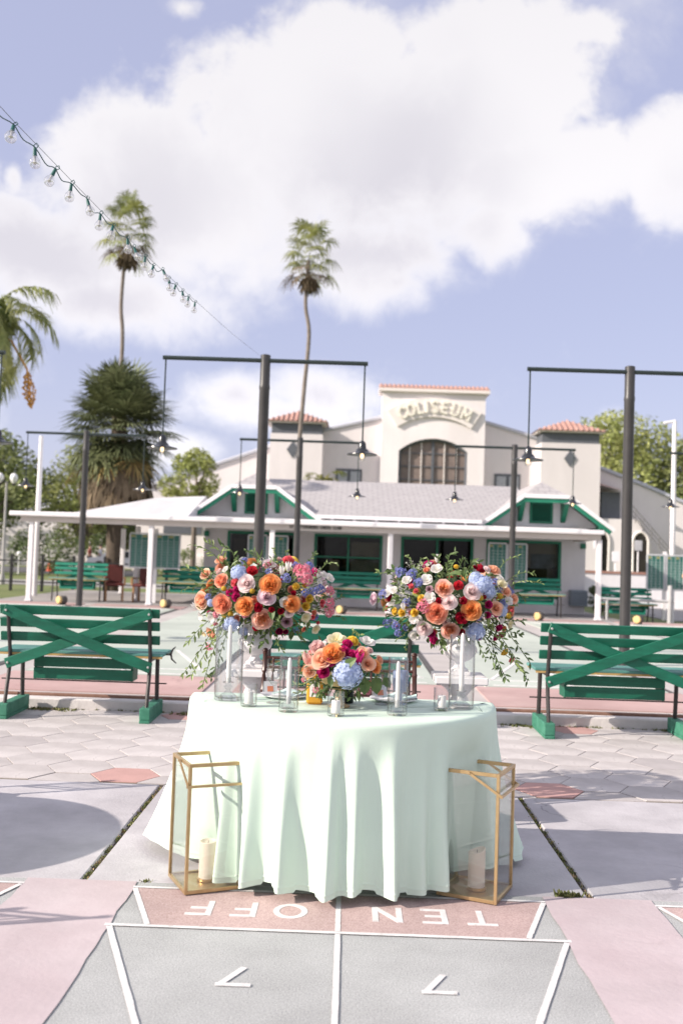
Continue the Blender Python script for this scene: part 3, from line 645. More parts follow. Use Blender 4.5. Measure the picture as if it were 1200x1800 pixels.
# lettering on a raised arched band
LX, LZ, LR = 5.98, 7.10, 5.82
m = MB(); n = 20; V = []
for y in (74.40, 74.62):
    for rr in (LR - .78, LR + .66):
        V += [(LX + rr * math.sin(R(-33 + 66 * i / n)), y, LZ + rr * math.cos(R(-33 + 66 * i / n))) for i in range(n + 1)]
k = n + 1; Fq = [(i, i + 1, k + i + 1, k + i) for i in range(n)] + [(k + i, k + i + 1, 3 * k + i + 1, 3 * k + i) for i in range(n)] + [(i, i + 1, 2 * k + i + 1, 2 * k + i) for i in range(n)] + [(0, k, 3 * k, 2 * k), (n, k + n, 3 * k + n, 2 * k + n)]
m.add(V, Fq); band = m.build('name_band', M_COLW, hall)
angs = {0: -24.6, 1: -18.0, 2: -11.0, 3: -6.0, 4: 0.1, 5: 7.6, 6: 15.6, 7: 24.2}
for i, c in enumerate('COLISEUM'):
    wd = FONT[c][0] * .80; a = R(angs[i]); q = MB()
    def fn(u, v, d, a=a, wd=wd):
        lx, lz = u * .80 - wd / 2, v * .90 - .47; return (LX + LR * math.sin(a) + lx * math.cos(a) + lz * math.sin(a), 74.40 - d, LZ + LR * math.cos(a) - lx * math.sin(a) + lz * math.cos(a))
    strokes(q, c, fn, .21, 0, .14); q.build('raised_letter', M_LETT, band)
# arched window
m = MB(); m.tube([(AX0 + .06, 74.9, 5.5)] + [(x, 74.9, z) for x, z in arch(16, -.06)] + [(AX1 - .06, 74.9, 5.5)], .13, 6); win = m.build('arched_window', M_SLATE, hall)
m = MB(); m.prism([(AX0, 5.4)] + arch(16) + [(AX1, 5.4)], 75.06, 75.12, axis='y'); m.build('curtain', M_CURT, win)
for x, r in ((axc, .09), (axc - 1.75, .035), (axc - .87, .035), (axc + .87, .035), (axc + 1.75, .035)):
    zt = acz + math.sqrt(AR * AR - (x - axc) ** 2); q = MB(); q.box((x, 74.98, (5.4 + zt) / 2), (2 * r, .08, zt - 5.4)); q.build('mullion', M_SLATE if r > .05 else M_COLW, win)
for z in (9.42, 8.42, 7.42, 6.42): q = MB(); q.box((axc, 75.0, z), (AX1 - AX0 - .1, .05, .07)); q.build('glazing_bar', M_SLATE, win)
# towers
def tower(x0, x1, zt, name):
    xc = (x0 + x1) / 2; wd = x1 - x0
    m = MB(); m.box((xc, 75.3, (zt - .95) / 2), (wd, 3.2, zt - .95)); m.build('tower_wall', M_COL, hall)
    m = MB(); m.box((xc, 75.3, zt - .5), (wd - .16, 3.0, .9)); m.build('tower_louvre', M_SLATE, hall)
    m = MB(); e = .38; z = zt - .05; 
    m.add([(x0 - e, 73.7 - e, z), (x1 + e, 73.7 - e, z), (x1 + e, 76.9 + e, z), (x0 - e, 76.9 + e, z), (xc, 75.3, z + 1.0)], [(0, 1, 4), (1, 2, 4), (2, 3, 4), (3, 0, 4), (3, 2, 1, 0)]); rf = m.build('tower_roof', M_TILE, hall)
    q = MB()
    for i in range(13):     # tile rolls down the front slope
        t_ = (i + .5) / 13; x = x0 - e + (wd + 2 * e) * t_; k = 1 - abs(2 * t_ - 1)
        q.tube([(x, 73.7 - e - .02, z + .02), (x + (xc - x) * 0, 73.7 - e + (1.6 + e) * k, z + .02 + 1.0 * k)], .085, 5)
    q.build('tile_rolls', M_TILE, rf)
    m = MB(); m.box((xc, 75.3, z - .06), (wd + .5, 3.7, .10)); m.build('tower_eave', M_COLW, hall)
    dz = 9.25; dx = xc + (-.25 if xc < 0 else -.05)
    m = MB(); m.prism([(dx - .45, dz), (dx, dz + .62), (dx + .45, dz), (dx, dz - .62)], 73.62, 73.69, axis='y'); m.build('diamond_plaque', M_SLATE, hall)
tower(-6.22, -2.32, 11.40, 'l'); tower(13.9, 18.3, 11.35, 'r')
for a, b in ((-1.30, .70), (10.81, 12.80)):
    m = MB(); z0, z1 = 5.6, 8.15
    m.box(((a + b) / 2, 75.97, (z0 + z1) / 2), (b - a, .1, z1 - z0)); wn = m.build('window', M_SLATE, hall)
    for x0, x1 in ((a + .16, (a + b) / 2 - .13), ((a + b) / 2 + .13, b - .16)): q = MB(); q.box(((x0 + x1) / 2, 75.90, (z0 + z1) / 2), (x1 - x0, .05, z1 - z0 - .4)); q.build('pane', mat('pale pane', (.34, .36, .40), .3), wn)
# right wing: stair, dark opening and two small arches
m = MB(); m.box((19.9, 74.6, 2.45), (3.3, 1.2, 4.9)); m.box((21.9, 74.62, 1.6), (.9, 1.16, 3.2)); m.build('stair_block', M_COL, hall)
m = MB(); m.box((19.4, 75.2, 5.9), (1.4, .9, 2.1)); m.build('dark_opening', M_SLATE, hall)
m = MB(); m.add([(18.3, 73.9, 7.4), (20.4, 73.9, 6.95), (20.4, 75.9, 7.25), (18.3, 75.9, 7.8)], [(0, 1, 2, 3)]); m.build('lean_to_roof', M_TILE, hall)
for xa in (18.55, 21.45):
    m = MB(); h_ = [(xa - .5, .5)] + [(xa - .5 * math.cos(PI * i / 10), 3.2 + .7 * math.sin(PI * i / 10)) for i in range(11)] + [(xa + .5, .5)]; m.prism(h_, 73.93, 73.99, axis='y'); m.build('arched_opening', M_DARK, hall)
    m = MB(); m.tube([(x, 73.95, z) for x, z in [(xa - .55, .5)] + [(xa - .58 * math.cos(PI * i / 10), 3.2 + .78 * math.sin(PI * i / 10)) for i in range(11)] + [(xa + .55, .5)]], .1, 6); m.build('arch_trim', M_COLW, hall)
m = MB()
for k in range(3): m.tube([(20.4, 73.8, 6.3 - k * .35), (24.6, 73.8, 1.7 - k * .35)], .04, 5)
for i in range(8): t_ = i / 7; m.tube([(20.4 + 4.2 * t_, 73.8, 6.3 - 4.6 * t_), (20.4 + 4.2 * t_, 73.8, 5.3 - 4.6 * t_)], .035, 5)
m.build('stair_railing', mat('rail grey', (.17, .165, .17), .6), hall)
# low left wing seen below the canopy
m = MB(); m.box((-10.9, 70, 1.9), (7.6, 4, 4.0)); m.box((-10.9, 67.9, .55), (7.8, .3, 1.1)); m.build('low_wing', M_COLW, hall)
m = MB(); m.box((-11.5, 67.97, 2.9), (2.6, .1, .55)); m.build('window', M_SLATE, hall)
# ------------------------------------------------------------------ vegetation
M_BARK = mat('bark', (.17, .14, .115), .9, var=.25, scale=5, bump=.5)
M_PBARK = mat('palm bark', (.20, .17, .15), .9, var=.2, scale=4, bump=.5)
M_PALM = mat('palm leaf', (.17, .215, .065), .55, col2=(.36, .36, .14), scale=.9, island=.3, transl=.25)
M_PALMD = mat('dark palm leaf', (.075, .105, .05), .55, col2=(.21, .225, .11), scale=.9, island=.35, transl=.2)
M_PDRY = mat('dry palm leaf', (.12, .085, .055), .8, col2=(.20, .155, .10), scale=1.5, island=.3, transl=.15)
M_PYEL = mat('yellow palm leaf', (.30, .24, .09), .7, col2=(.36, .24, .09), scale=1.2, island=.3, transl=.2)

def fan(V, F, MI, base, az_, elv, pet, rad, n=16, spread=150, droop=.5, mi=0):
    """a fan leaf: petiole plus radiating drooping blades"""
    d = Vector((math.cos(az_) * math.cos(elv), math.sin(az_) * math.cos(elv), math.sin(elv))); base = Vector(base)
    side = Vector((-math.sin(az_), math.cos(az_), 0)); up = side.cross(d) * -1
    if up.z < 0: up = -up
    hub = base + d * pet - Vector((0, 0, droop * pet * .25)); wd = .02 * max(1, rad)
    o = len(V); V += [base + side * wd, base - side * wd, hub - side * wd * .7, hub + side * wd * .7]; F.append((o, o + 1, o + 2, o + 3)); MI.append(mi)
    for i in range(n):
        a = R(-spread + 2 * spread * (i + random.uniform(.1, .9)) / n); r = rad * random.uniform(.8, 1.08) * (1 - .25 * (abs(a) / PI) ** 2)
        t = d * math.cos(a) + side * math.sin(a); bw = rad * 2.6 / n * .55
        nrm = t.cross(up).normalized()
        p0 = hub; p1 = hub + t * r * .55 + up * r * .05 - Vector((0, 0, droop * r * .12)); p2 = hub + t * r * .9 - Vector((0, 0, droop * r * .42)); 
        o = len(V)
        V += [p0 + nrm * bw * .15, p0 - nrm * bw * .15, p1 - nrm * bw * .5, p1 + nrm * bw * .5, p2 - nrm * bw * .12, p2 + nrm * bw * .12]
        F += [(o, o + 1, o + 2, o + 3), (o + 3, o + 2, o + 4, o + 5)]; MI += [mi, mi]
def palm_trunk(par, pts_, r0, r1, matl):
    n = len(pts_); m = MB(); m.tube(pts_, [r0 + (r1 - r0) * i / (n - 1) for i in range(n)], 10); return m.build('trunk', matl, par, smooth=True)
def smooth_path(ctrl, n):
    out = []
    for i in range(n + 1):
        t = i / n * (len(ctrl) - 1); k = min(int(t), len(ctrl) - 2); u = t - k
        p0, p1, p2, p3 = (Vector(ctrl[max(k - 1, 0)]), Vector(ctrl[k]), Vector(ctrl[k + 1]), Vector(ctrl[min(k + 2, len(ctrl) - 1)]))
        out.append(.5 * ((2 * p1) + (p2 - p0) * u + (2 * p0 - 5 * p1 + 4 * p2 - p3) * u * u + (3 * p1 - p0 - 3 * p2 + p3) * u ** 3))
    return out
def tall_palm(label, ctrl, crown, nf, rad, height):
    x, y, _ = ctrl[0]; t = thing('fan_palm', label, 'palm tree', (x, y, -.05), 0, 'tall thin fan palms')
    loc = Vector((x, y, -.05)); palm_trunk(t, [p - loc for p in smooth_path(ctrl, 40)], .12, .085, M_PBARK)
    V, F, MI = [], [], []; c = Vector(crown) - loc
    for i in range(nf):
        u = (i + .5) / nf; elv = R(80 - 125 * u ** .9); az_ = i * 2.399 + random.uniform(-.3, .3)
        b = c + Vector((0, 0, (1 - u) * height * .4 - height * .25))
        fan(V, F, MI, b, az_, elv, random.uniform(.45, .85) * rad, rad * random.uniform(.52, .70), n=20, spread=135, droop=random.uniform(.5, 1.2), mi=0 if u < .8 else (1 if random.random() < .5 else 0))
    for i in range(14):     # short dry skirt
        fan(V, F, MI, c + Vector((0, 0, -height * .38)), i * 2.4, R(-65), .25, rad * .55, n=8, spread=60, droop=.9, mi=1)
    npmesh('crown', V, F, [M_PALM, M_PDRY], t, MI); return t
tall_palm('tall thin fan palm at left, its crown crossed by the string of bulbs', [(-11.8, 50, -.1), (-12.0, 50, 5), (-11.9, 50, 11.7), (-12.05, 50, 14), (-11.9, 50, 17.5)], (-11.85, 50, 18.2), 34, 1.45, 3.6)
tall_palm('tall wavy-trunked fan palm standing behind the clubhouse left gable', [(-2.6, 50, -.1), (-2.75, 50, 6), (-2.62, 50, 9.5), (-2.45, 50, 12.6), (-2.68, 50, 14.2), (-2.6, 50, 16.4)], (-2.55, 50, 17.1), 34, 1.4, 3.2)

t = thing('cabbage_palm', 'broad dark fan palm with shaggy dry skirt behind the veranda canopy', 'palm tree', (-7.95, 33.5, -.05))
palm_trunk(t, [(0, 0, 0), (.02, 0, 1.5), (-.05, 0, 3.5), (0, 0, 6.0)], .30, .26, mat('dark palm bark', (.085, .065, .05), .9, var=.3, scale=4, bump=.6))
V, F, MI = [], [], []
for i in range(190):
    u = (i + .5) / 190; elv = R(86 - 146 * u); az_ = i * 2.399 + random.uniform(-.2, .2); mi = 0 if u < .86 else (0 if random.random() < .25 else (1 if random.random() < .8 else 2))
    b = Vector((random.gauss(0, .15), random.gauss(0, .15), 6.30 - 1.25 * u + random.gauss(0, .12)))
    fan(V, F, MI, b, az_, elv, random.uniform(.85, 1.5) * (1 - .25 * abs(math.sin(elv))), random.uniform(.9, 1.2), n=26, spread=130, droop=random.uniform(.15, .6), mi=mi)
for i in range(70):     # hanging dead leaves
    a = i * 2.399; rr = random.uniform(.3, 1.5); b = Vector((math.cos(a) * rr * .6, math.sin(a) * rr * .6, random.uniform(3.9, 5.2)))
    fan(V, F, MI, b, a, R(-70), .4, random.uniform(.8, 1.2), n=10, spread=40, droop=.8, mi=1)
npmesh('crown', V, F, [M_PALMD, M_PDRY, M_PYEL], t, MI)

def feather_palm(name, label, loc, zc, nfr, flen, matl, trunk_r, mats2=None, lw=.03, dense=46, el0=75, el1=-35):
    t = thing(name, label, 'palm tree', loc); palm_trunk(t, [(0, 0, -.05), (.05, 0, zc * .5), (0, 0, zc)], trunk_r, trunk_r * .8, M_PBARK)
    V, F, MI = [], [], []
    for i in range(nfr):
        u = (i + .5) / nfr; a = i * 2.399 + random.uniform(-.2, .2); elv = R(el0 + (el1 - el0) * u); mi = 1 if mats2 and u > .80 and random.random() < .5 else 0
        d = Vector((math.cos(a), math.sin(a), 0)); L_ = flen * random.uniform(.85, 1.1); p = Vector((0, 0, zc + .1)); ang = elv; pp = [p.copy()]
        for k in range(12): p = p + (d * math.cos(ang) + Vector((0, 0, math.sin(ang)))) * L_ / 12; ang -= R(9 + 4 * u); pp.append(p.copy())
        sd_ = Vector((-d.y, d.x, 0))
        for k in range(dense):
            q = (k + .5) / dense * 11.9; j = int(q); p = pp[j].lerp(pp[j + 1], q - j); tdir = (pp[j + 1] - pp[j]).normalized(); ll = L_ * .24 * math.sin(PI * min(1, .12 + .88 * (1 - abs(2 * k / dense - .9) / 1.2))) * random.uniform(.7, 1.1)
            for sg in (-1, 1):
                e = (sd_ * sg * random.uniform(.5, .9) + tdir * .5 + Vector((0, 0, random.uniform(-.7, .15)))).normalized(); wv_ = tdir * lw; o = len(V)
                m1 = p + e * ll * .55; m2 = p + e * ll + Vector((0, 0, -ll * .45))
                V += [p - wv_ * .5, p + wv_ * .5, m1 + wv_ * .5, m1 - wv_ * .5, m2 + wv_ * .1, m2 - wv_ * .1]; F += [(o, o + 1, o + 2, o + 3), (o + 3, o + 2, o + 4, o + 5)]; MI += [mi, mi]
        for j in range(12):
            o = len(V); V += [pp[j] - sd_ * .03, pp[j] + sd_ * .03, pp[j + 1] + sd_ * .02, pp[j + 1] - sd_ * .02]; F.append((o, o + 1, o + 2, o + 3)); MI.append(mi)
    npmesh('crown', V, F, [matl] + ([mats2] if mats2 else []), t, MI); return t
qp = feather_palm('queen_palm', 'feathery queen palm reaching in at the left edge with an orange fruit cluster', (-10.5, 28, -.05), 7.75, 32, 2.45, M_PALM, .20, M_PYEL, .042, 60)
m = MB(); rng = random.Random(3)
for i in range(150):
    a = rng.uniform(0, 2 * PI); k = rng.random(); rr = .14 * math.sin(PI * (k * .85 + .1)) * math.sqrt(rng.random()); m.lathe([(0, -.042), (.036, 0), (0, .042)], 5, (1.2 + 1.4 * rr * math.cos(a) + k * .17, -.14 + 1.4 * rr * math.sin(a), 6.4 - k * 1.0))
m.tube([(.1, 0, 7.6), (.7, -.08, 7.3), (1.2, -.14, 6.5), (1.35, -.14, 5.6)], .03, 5); stuff(m.build('fruit_cluster', mat('orange fruit', (.42, .20, .05), .6, col2=(.55, .30, .08), scale=8, island=.2), qp))
feather_palm('areca_palm', 'small yellow-green feathery palm in front of the hall wall', (-1.75, 58, -.05), 5.6, 14, 1.7, mat('areca leaf', (.14, .18, .05), .6, col2=(.26, .22, .07), scale=1.5, island=.25, transl=.3), .10, None, .05, 30, 80, 0)

def leaf_cloud(centers, n, size, seed, up=.3, flat_=1.0):
    rs = np.random.RandomState(seed); C = np.array(centers, dtype=float); wts = C[:, 3] ** 2.4; ix = rs.choice(len(C), n, p=wts / wts.sum())
    d = rs.normal(size=(n, 3)); d /= np.linalg.norm(d, axis=1)[:, None]; rr = rs.uniform(.25, 1.0, n) ** .45 * C[ix, 3]
    P_ = C[ix, :3] + d * rr[:, None] * np.array([1, 1, flat_]); a = rs.normal(size=(n, 3)); a[:, 2] *= .6; a /= np.linalg.norm(a, axis=1)[:, None]
    b = np.cross(a, d + rs.normal(size=(n, 3)) * .7 + np.array([0, 0, up])); b /= np.linalg.norm(b, axis=1)[:, None] + 1e-9
    s_ = size * rs.uniform(.6, 1.3, n)[:, None]; V = np.stack([P_ - a * s_, P_ - b * s_ * .42, P_ + a * s_, P_ + b * s_ * .42], 1).reshape(-1, 3)
    return V, np.arange(4 * n).reshape(-1, 4)
def broad_tree(name, label, loc, height, rx, rz, nclump, n, size, matl, seed, trunk=.3, group=None, low=.3, ry=None):
    t = thing(name, label, 'tree' if height > 2.2 else 'shrub', loc, 0, group); rs = random.Random(seed); ry = ry or rx; m = MB()
    zc = height - rz; cs = []
    for i in range(nclump):
        a = rs.uniform(0, 2 * PI); u = rs.uniform(-1, 1); k = math.sqrt(1 - u * u) * rs.uniform(.45, 1.0); r = rs.uniform(.22, .42) * min(rx, rz * 1.3)
        cs.append((math.cos(a) * k * (rx - r * .6), math.sin(a) * k * (ry - r * .6), zc + u * (rz - r * .6), r))
    m.tube([(0, 0, -.05), (.1 * trunk, 0, height * low * .6), (0, .1, height * low), (.2, 0, zc)], [trunk, trunk * .8, trunk * .7, trunk * .4], 8)
    for c in cs[::2]: m.tube([(0, 0, height * low), (c[0] * .5, c[1] * .5, (height * low + c[2]) / 2 + .2), c[:3]], [trunk * .42, trunk * .25, trunk * .08], 5)
    m.build('trunk', M_BARK, t, smooth=True)
    V, F = leaf_cloud(cs, n, size, seed); npmesh('crown', V, F, matl, t); return t
ML1 = mat('leaf mid', (.15, .20, .07), .6, col2=(.29, .31, .13), scale=.5, island=.35, transl=.3)
ML2 = mat('leaf pale', (.26, .31, .09), .6, col2=(.42, .43, .17), scale=.4, island=.3, transl=.35)
ML3 = mat('leaf dark', (.075, .115, .045), .6, col2=(.15, .19, .075), scale=.6, island=.35, transl=.25)
G = 'trees beyond the park road'
broad_tree('street_tree', 'leafy olive green tree at the far left behind the globe street lamp', (-20.5, 55, -.05), 7.6, 4.2, 3.0, 26, 6500, .16, ML1, 11, .28, G, .28)
broad_tree('street_tree', 'rounded pale green tree left of the dark shaggy palm', (-15.4, 57, -.05), 7.0, 3.4, 2.7, 24, 6000, .15, ML2, 12, .24, G, .25)
broad_tree('street_tree', 'dense dark tree low behind the left canopy posts', (-17.3, 72, -.05), 6.0, 4.6, 2.6, 24, 6000, .18, ML3, 13, .26, G, .22)
broad_tree('street_tree', 'far dark green tree filling the gap at the left edge', (-29, 78, -.05), 8.6, 6.0, 4.0, 28, 7000, .22, ML3, 14, .34, G, .2)
broad_tree('street_tree', 'bright green tree top showing left of the hall roof slope', (-10.1, 64, -.05), 7.9, 2.3, 1.9, 18, 3600, .15, ML2, 15, .22, G, .4)
broad_tree('weeping_tree', 'large feathery yellow-green tree rising behind the right end of the hall', (30.5, 116, -.05), 19.2, 8.6, 7.0, 46, 15000, .30, ML2, 16, .5, None, .3)
broad_tree('street_tree', 'smaller green tree half hidden behind the right floodlight pole', (38, 112, -.05), 15.5, 5.5, 5.2, 26, 6000, .30, ML1, 17, .4, G, .3)
broad_tree('shrub', 'dark leafy shrub by the right corner post of the clubhouse', (6.75, 26.9, -.05), 1.05, .42, .5, 14, 2200, .035, ML3, 18, .03, None, .1)
broad_tree('hedge_bush', 'wide pale green bush low behind the black fence at far left', (-21.5, 50, -.05), 2.6, 3.4, 1.25, 20, 3600, .09, ML2, 31, .05, None, .1)
broad_tree('hedge_bush', 'wide dark bush low between the canopy posts at far left', (-16.2, 52, -.05), 2.3, 2.6, 1.1, 18, 3000, .09, ML3, 32, .05, None, .1)
broad_tree('shrub', 'small green hedge bush under the low hall wing', (-8.5, 52, -.05), 1.6, 2.2, .8, 16, 2400, .07, ML1, 19, .05, None, .1)

# ------------------------------------------------------------------ far street furniture
M_BLK = mat('black metal', (.022, .022, .024), .5, var=.2, scale=9)
M_GLOBE = mat('white globe', (.82, .82, .84), .4)
t = thing('fence', 'low black metal fence along the lawn at the far left', 'fence', (0, 0, 0))
for i in range(9): m = MB(); m.box((-14.4 + i * 1.04, 33.2, .55), (.09, .09, 1.25), b=.01); m.build('post', M_BLK, t)
for z in (.95, .25):
    m = MB(); m.box((-10.25, 33.2, z), (8.4, .035, .045)); m.build('rail', M_BLK, t)
m = MB(); m.lathe([(0, -.085), (.05, -.07), (.085, 0), (.05, .07), (0, .085)], 12, (-11.05, 33.2, 1.18)); m.lathe([(.02, .5), (.02, 1.1)], 6, (-11.05, 33.2, 0)); tag(m.build('garden_light', M_GLOBE, smooth=True), 'small white ball light standing at the black fence', 'light')
t = thing('street_lamp', 'grey street lamp post with two white globes at the left edge', 'lamp post', (-13.25, 38, -.05))
m = MB(); m.lathe([(.11, 0), (.11, .3), (.06, .4), (.045, 3.9), (.05, 3.95)], 10); m.build('pole', mat('pole grey', (.36, .35, .35), .6), t, smooth=True)
m = MB(); m.tube([(-.27, 0, 3.86), (-.15, 0, 3.98), (0, 0, 3.9), (.15, 0, 3.98), (.27, 0, 3.86)], .025, 6); m.build('arm', M_BLK, t)
for sx in (-1, 1):
    m = MB(); m.lathe([(.03, -.02), (.11, .08), (.15, .2), (.12, .32), (.05, .38), (0, .39)], 14, (sx * .27, 0, 3.88)); m.build('globe', M_GLOBE, t, smooth=True)
    m = MB(); m.lathe([(.05, -.08), (.07, .0), (.03, .03)], 10, (sx * .27, 0, 3.86)); m.build('collar', M_BLK, t)
for x, y, zt, lab in ((-8.62, 27.3, 4.55, 'tall plain white pole rising behind the left end of the canopy'), (8.76, 27.2, 5.5, 'tall white floodlight pole at the right edge above the score board')):
    t = thing('floodlight_pole', lab, 'pole', (x, y, -.05), 0, 'white floodlight poles'); m = MB(); m.lathe([(.075, 0), (.07, zt * .6), (.055, zt)], 12); m.build('pole', M_CWHT, t, smooth=True)
    if x > 0: m = MB(); m.box((-.14, 0, zt - .02), (.34, .1, .07), b=.02, M=Matrix.Rotation(R(-12), 3, 'Y')); m.build('lamp_head', M_CWHT, t)
for i, (x, z, lab) in enumerate(((11.1, 2.5, 'white sign board on a post nearest the clubhouse corner'), (11.95, 1.95, 'lower white sign board left of the right lamp pole'), (12.95, 2.48, 'grey sign board on a thin post in front of the arched opening'))):
    t = thing('sign_post', lab, 'sign', (x, 45, -.05), 0, 'sign boards by the hall'); m = MB(); m.tube([(0, 0, 0), (0, 0, z)], .03, 6); m.build('post', M_CWHT, t)
    m = MB(); m.box((0, -.05, z - .05), (.34, .03, .46), b=.01); m.build('board', M_CWHT if i < 2 else mat('grey board', (.42, .42, .44), .6), t)
t = thing('low_wall', 'low white garden wall with a brick cap beyond the right lawn', 'wall', (0, 0, 0))
m = MB(); m.box((12.5, 36, .55), (11, .25, 1.2)); m.build('wall', M_CWHT, t); m = MB(); m.box((12.5, 36, 1.2), (11.05, .32, .09)); m.build('cap', mat('brick cap', (.36, .20, .16), .8), t)
t = thing('traffic_cone', 'small orange traffic cone by the far parking area', 'cone', (-18.1, 60, -.03)); m = MB(); m.lathe([(.17, .03), (.16, .04), (.03, .72), (0, .72)], 12); m.build('cone', mat('cone orange', (.75, .13, .05), .5), t); m = MB(); m.box((0, 0, .015), (.42, .42, .03)); m.build('base', mat('cone orange', (.75, .13, .05)), t)
def car(label, loc, rz, col, nm):
    t = thing('parked_car', label, 'car', loc, rz, 'cars parked at the far left'); pm = mat('car paint ' + nm, col, .3, var=.03)
    prof = [(-2.1, .32), (-2.12, .62), (-1.95, .80), (-1.2, .86), (-.75, 1.32), (.75, 1.36), (1.35, .92), (2.05, .84), (2.15, .60), (2.1, .32)]
    m = MB(); m.prism([(-p[0], p[1]) for p in prof], -.86, .86, axis='y'); m.build('body', pm, t)
    m = MB(); m.prism([(-.70, 1.27), (.72, 1.30), (1.18, .93), (-1.05, .90)], -.872, .872, axis='y'); m.build('side_window', mat('car glass', (.03, .035, .04), .15), t)
    for x in (-1.35, 1.3):
        for sy in (-1, 1):
            m = MB(); m.lathe([(.0, -.1), (.30, -.1), (.33, -.06), (.33, .06), (.30, .1), (0, .1)], 16, M=Matrix.Translation((x, sy * .80, .33)) @ Matrix.Rotation(PI / 2, 4, 'X')); wl = m.build('wheel', M_BLK, t)
            m = MB(); m.lathe([(0, -.02), (.19, -.02), (.19, .02), (0, .02)], 12, M=Matrix.Translation((x, sy * .905, .33)) @ Matrix.Rotation(PI / 2, 4, 'X')); m.build('rim', mat('rim', (.4, .4, .42), .4, metal=.6), wl)
    for sy in (-1, 1): m = MB(); m.box((-2.08, sy * .62, .66), (.08, .3, .12), b=.02); m.build('headlight', M_GLOBE, t)
car('silver car parked far behind the left canopy posts', (-15.2, 66, -.03), R(12), (.42, .44, .50), 'silver')

# ------------------------------------------------------------------ people (far off, blurred)
def person(label, loc, rz, shirt, trousers, joints, group=None):
    t = thing('person', label, 'person', loc, rz, group)
    def skin(name, pts_, edges, rad, m_, parent):
        me = bpy.data.meshes.new(name); me.from_pydata(pts_, edges, []); me.materials.append(m_); o = bpy.data.objects.new(name, me); COL.objects.link(o); o.parent = parent
        md = o.modifiers.new('skin', 'SKIN'); sv = me.skin_vertices[0].data if me.skin_vertices else None
        if sv is None:
            import bmesh
            bm = bmesh.new(); bm.from_mesh(me); bm.verts.layers.skin.verify(); bm.to_mesh(me); bm.free(); sv = me.skin_vertices[0].data
        for i, r in enumerate(rad): sv[i].radius = r if isinstance(r, tuple) else (r, r)
        sv[0].use_root = True
        md.use_smooth_shade = True; s2 = o.modifiers.new('sub', 'SUBSURF'); s2.levels = 1; s2.render_levels = 2; return o
    J = joints; P_ = [J['pelvis'], J['chest'], J['neck'], J['head'], J['top']]; E_ = [(0, 1), (1, 2), (2, 3), (3, 4)]; Rr = [(.15, .10), (.17, .11), .055, .095, .07]
    for s_ in 'lr':
        b = len(P_); P_ += [J['sh_' + s_], J['el_' + s_], J['ha_' + s_]]; E_ += [(1, b), (b, b + 1), (b + 1, b + 2)]; Rr += [.062, .045, .032]
        b = len(P_); P_ += [J['hip_' + s_], J['kn_' + s_], J['an_' + s_], J['to_' + s_]]; E_ += [(0, b), (b, b + 1), (b + 1, b + 2), (b + 2, b + 3)]; Rr += [.085, .06, .045, .035]
    body = skin('body', P_, E_, Rr, mat('skin tone', (.45, .28, .21), .6), t)
    q = [J['pelvis'], J['chest'], tuple(Vector(J['neck']) - Vector((0, 0, .04)))]; e = [(0, 1), (1, 2)]; r = [(.165, .115), (.185, .125), .075]
    for s_ in 'lr':
        b = len(q); q += [J['sh_' + s_], tuple(Vector(J['sh_' + s_]).lerp(Vector(J['el_' + s_]), .9))]; e += [(1, b), (b, b + 1)]; r += [.078, .062]
    skin('shirt', q, e, r, shirt, body)
    q = [J['pelvis']]; e = []; r = [(.165, .115)]
    for s_ in 'lr':
        b = len(q); q += [J['hip_' + s_], J['kn_' + s_], tuple(Vector(J['kn_' + s_]).lerp(Vector(J['an_' + s_]), .85))]; e += [(0, b), (b, b + 1), (b + 1, b + 2)]; r += [.10, .075, .062]
    skin('trousers', q, e, r, trousers, body)
    h = MB(); c = Vector(J['head']); h.lathe([(.02, -.04), (.098, -.02), (.105, .04), (.09, .10), (.05, .14), (0, .15)], 10, tuple(c + Vector((0, .015, .03)))); h.build('hair', mat('dark hair', (.04, .03, .025), .7), body, smooth=True)
    return t
WALK = dict(pelvis=(0, 0, .95), chest=(0, 0, 1.30), neck=(0, 0, 1.47), head=(0, -.02, 1.60), top=(0, -.02, 1.70), sh_l=(-.19, 0, 1.38), el_l=(-.23, .10, 1.12), ha_l=(-.22, -.02, .88), sh_r=(.19, 0, 1.38), el_r=(.23, .02, 1.10), ha_r=(.23, -.14, .90),
            hip_l=(-.09, 0, .90), kn_l=(-.10, -.18, .52), an_l=(-.10, -.14, .09), to_l=(-.10, -.32, .05), hip_r=(.09, 0, .90), kn_r=(.10, .06, .50), an_r=(.10, .28, .12), to_r=(.10, .16, .05))
HIPS = dict(WALK); HIPS.update(el_l=(-.40, .06, 1.16), ha_l=(-.20, -.08, 1.02), kn_l=(-.10, -.03, .5), an_l=(-.10, 0, .09), to_l=(-.11, -.16, .05), kn_r=(.10, -.03, .5), an_r=(.10, 0, .09), to_r=(.11, -.16, .05))
person('person in dark red top and dark trousers walking far behind the canopy', (-17.0, 65, -.03), R(100), mat('red shirt', (.28, .07, .06), .8), mat('dark trousers', (.03, .03, .04), .8), WALK, 'people far off')
person('person in pale shirt and blue trousers walking far behind the canopy', (-16.4, 65.4, -.03), R(100), mat('pale shirt', (.5, .52, .58), .8), mat('blue trousers', (.10, .13, .20), .8), WALK, 'people far off')
person('person in white shirt at the right edge, hand on hip', (7.16, 20.3, FZ + .01), R(8), mat('white shirt', (.76, .76, .80), .8), mat('grey trousers', (.2, .2, .22), .8), HIPS)

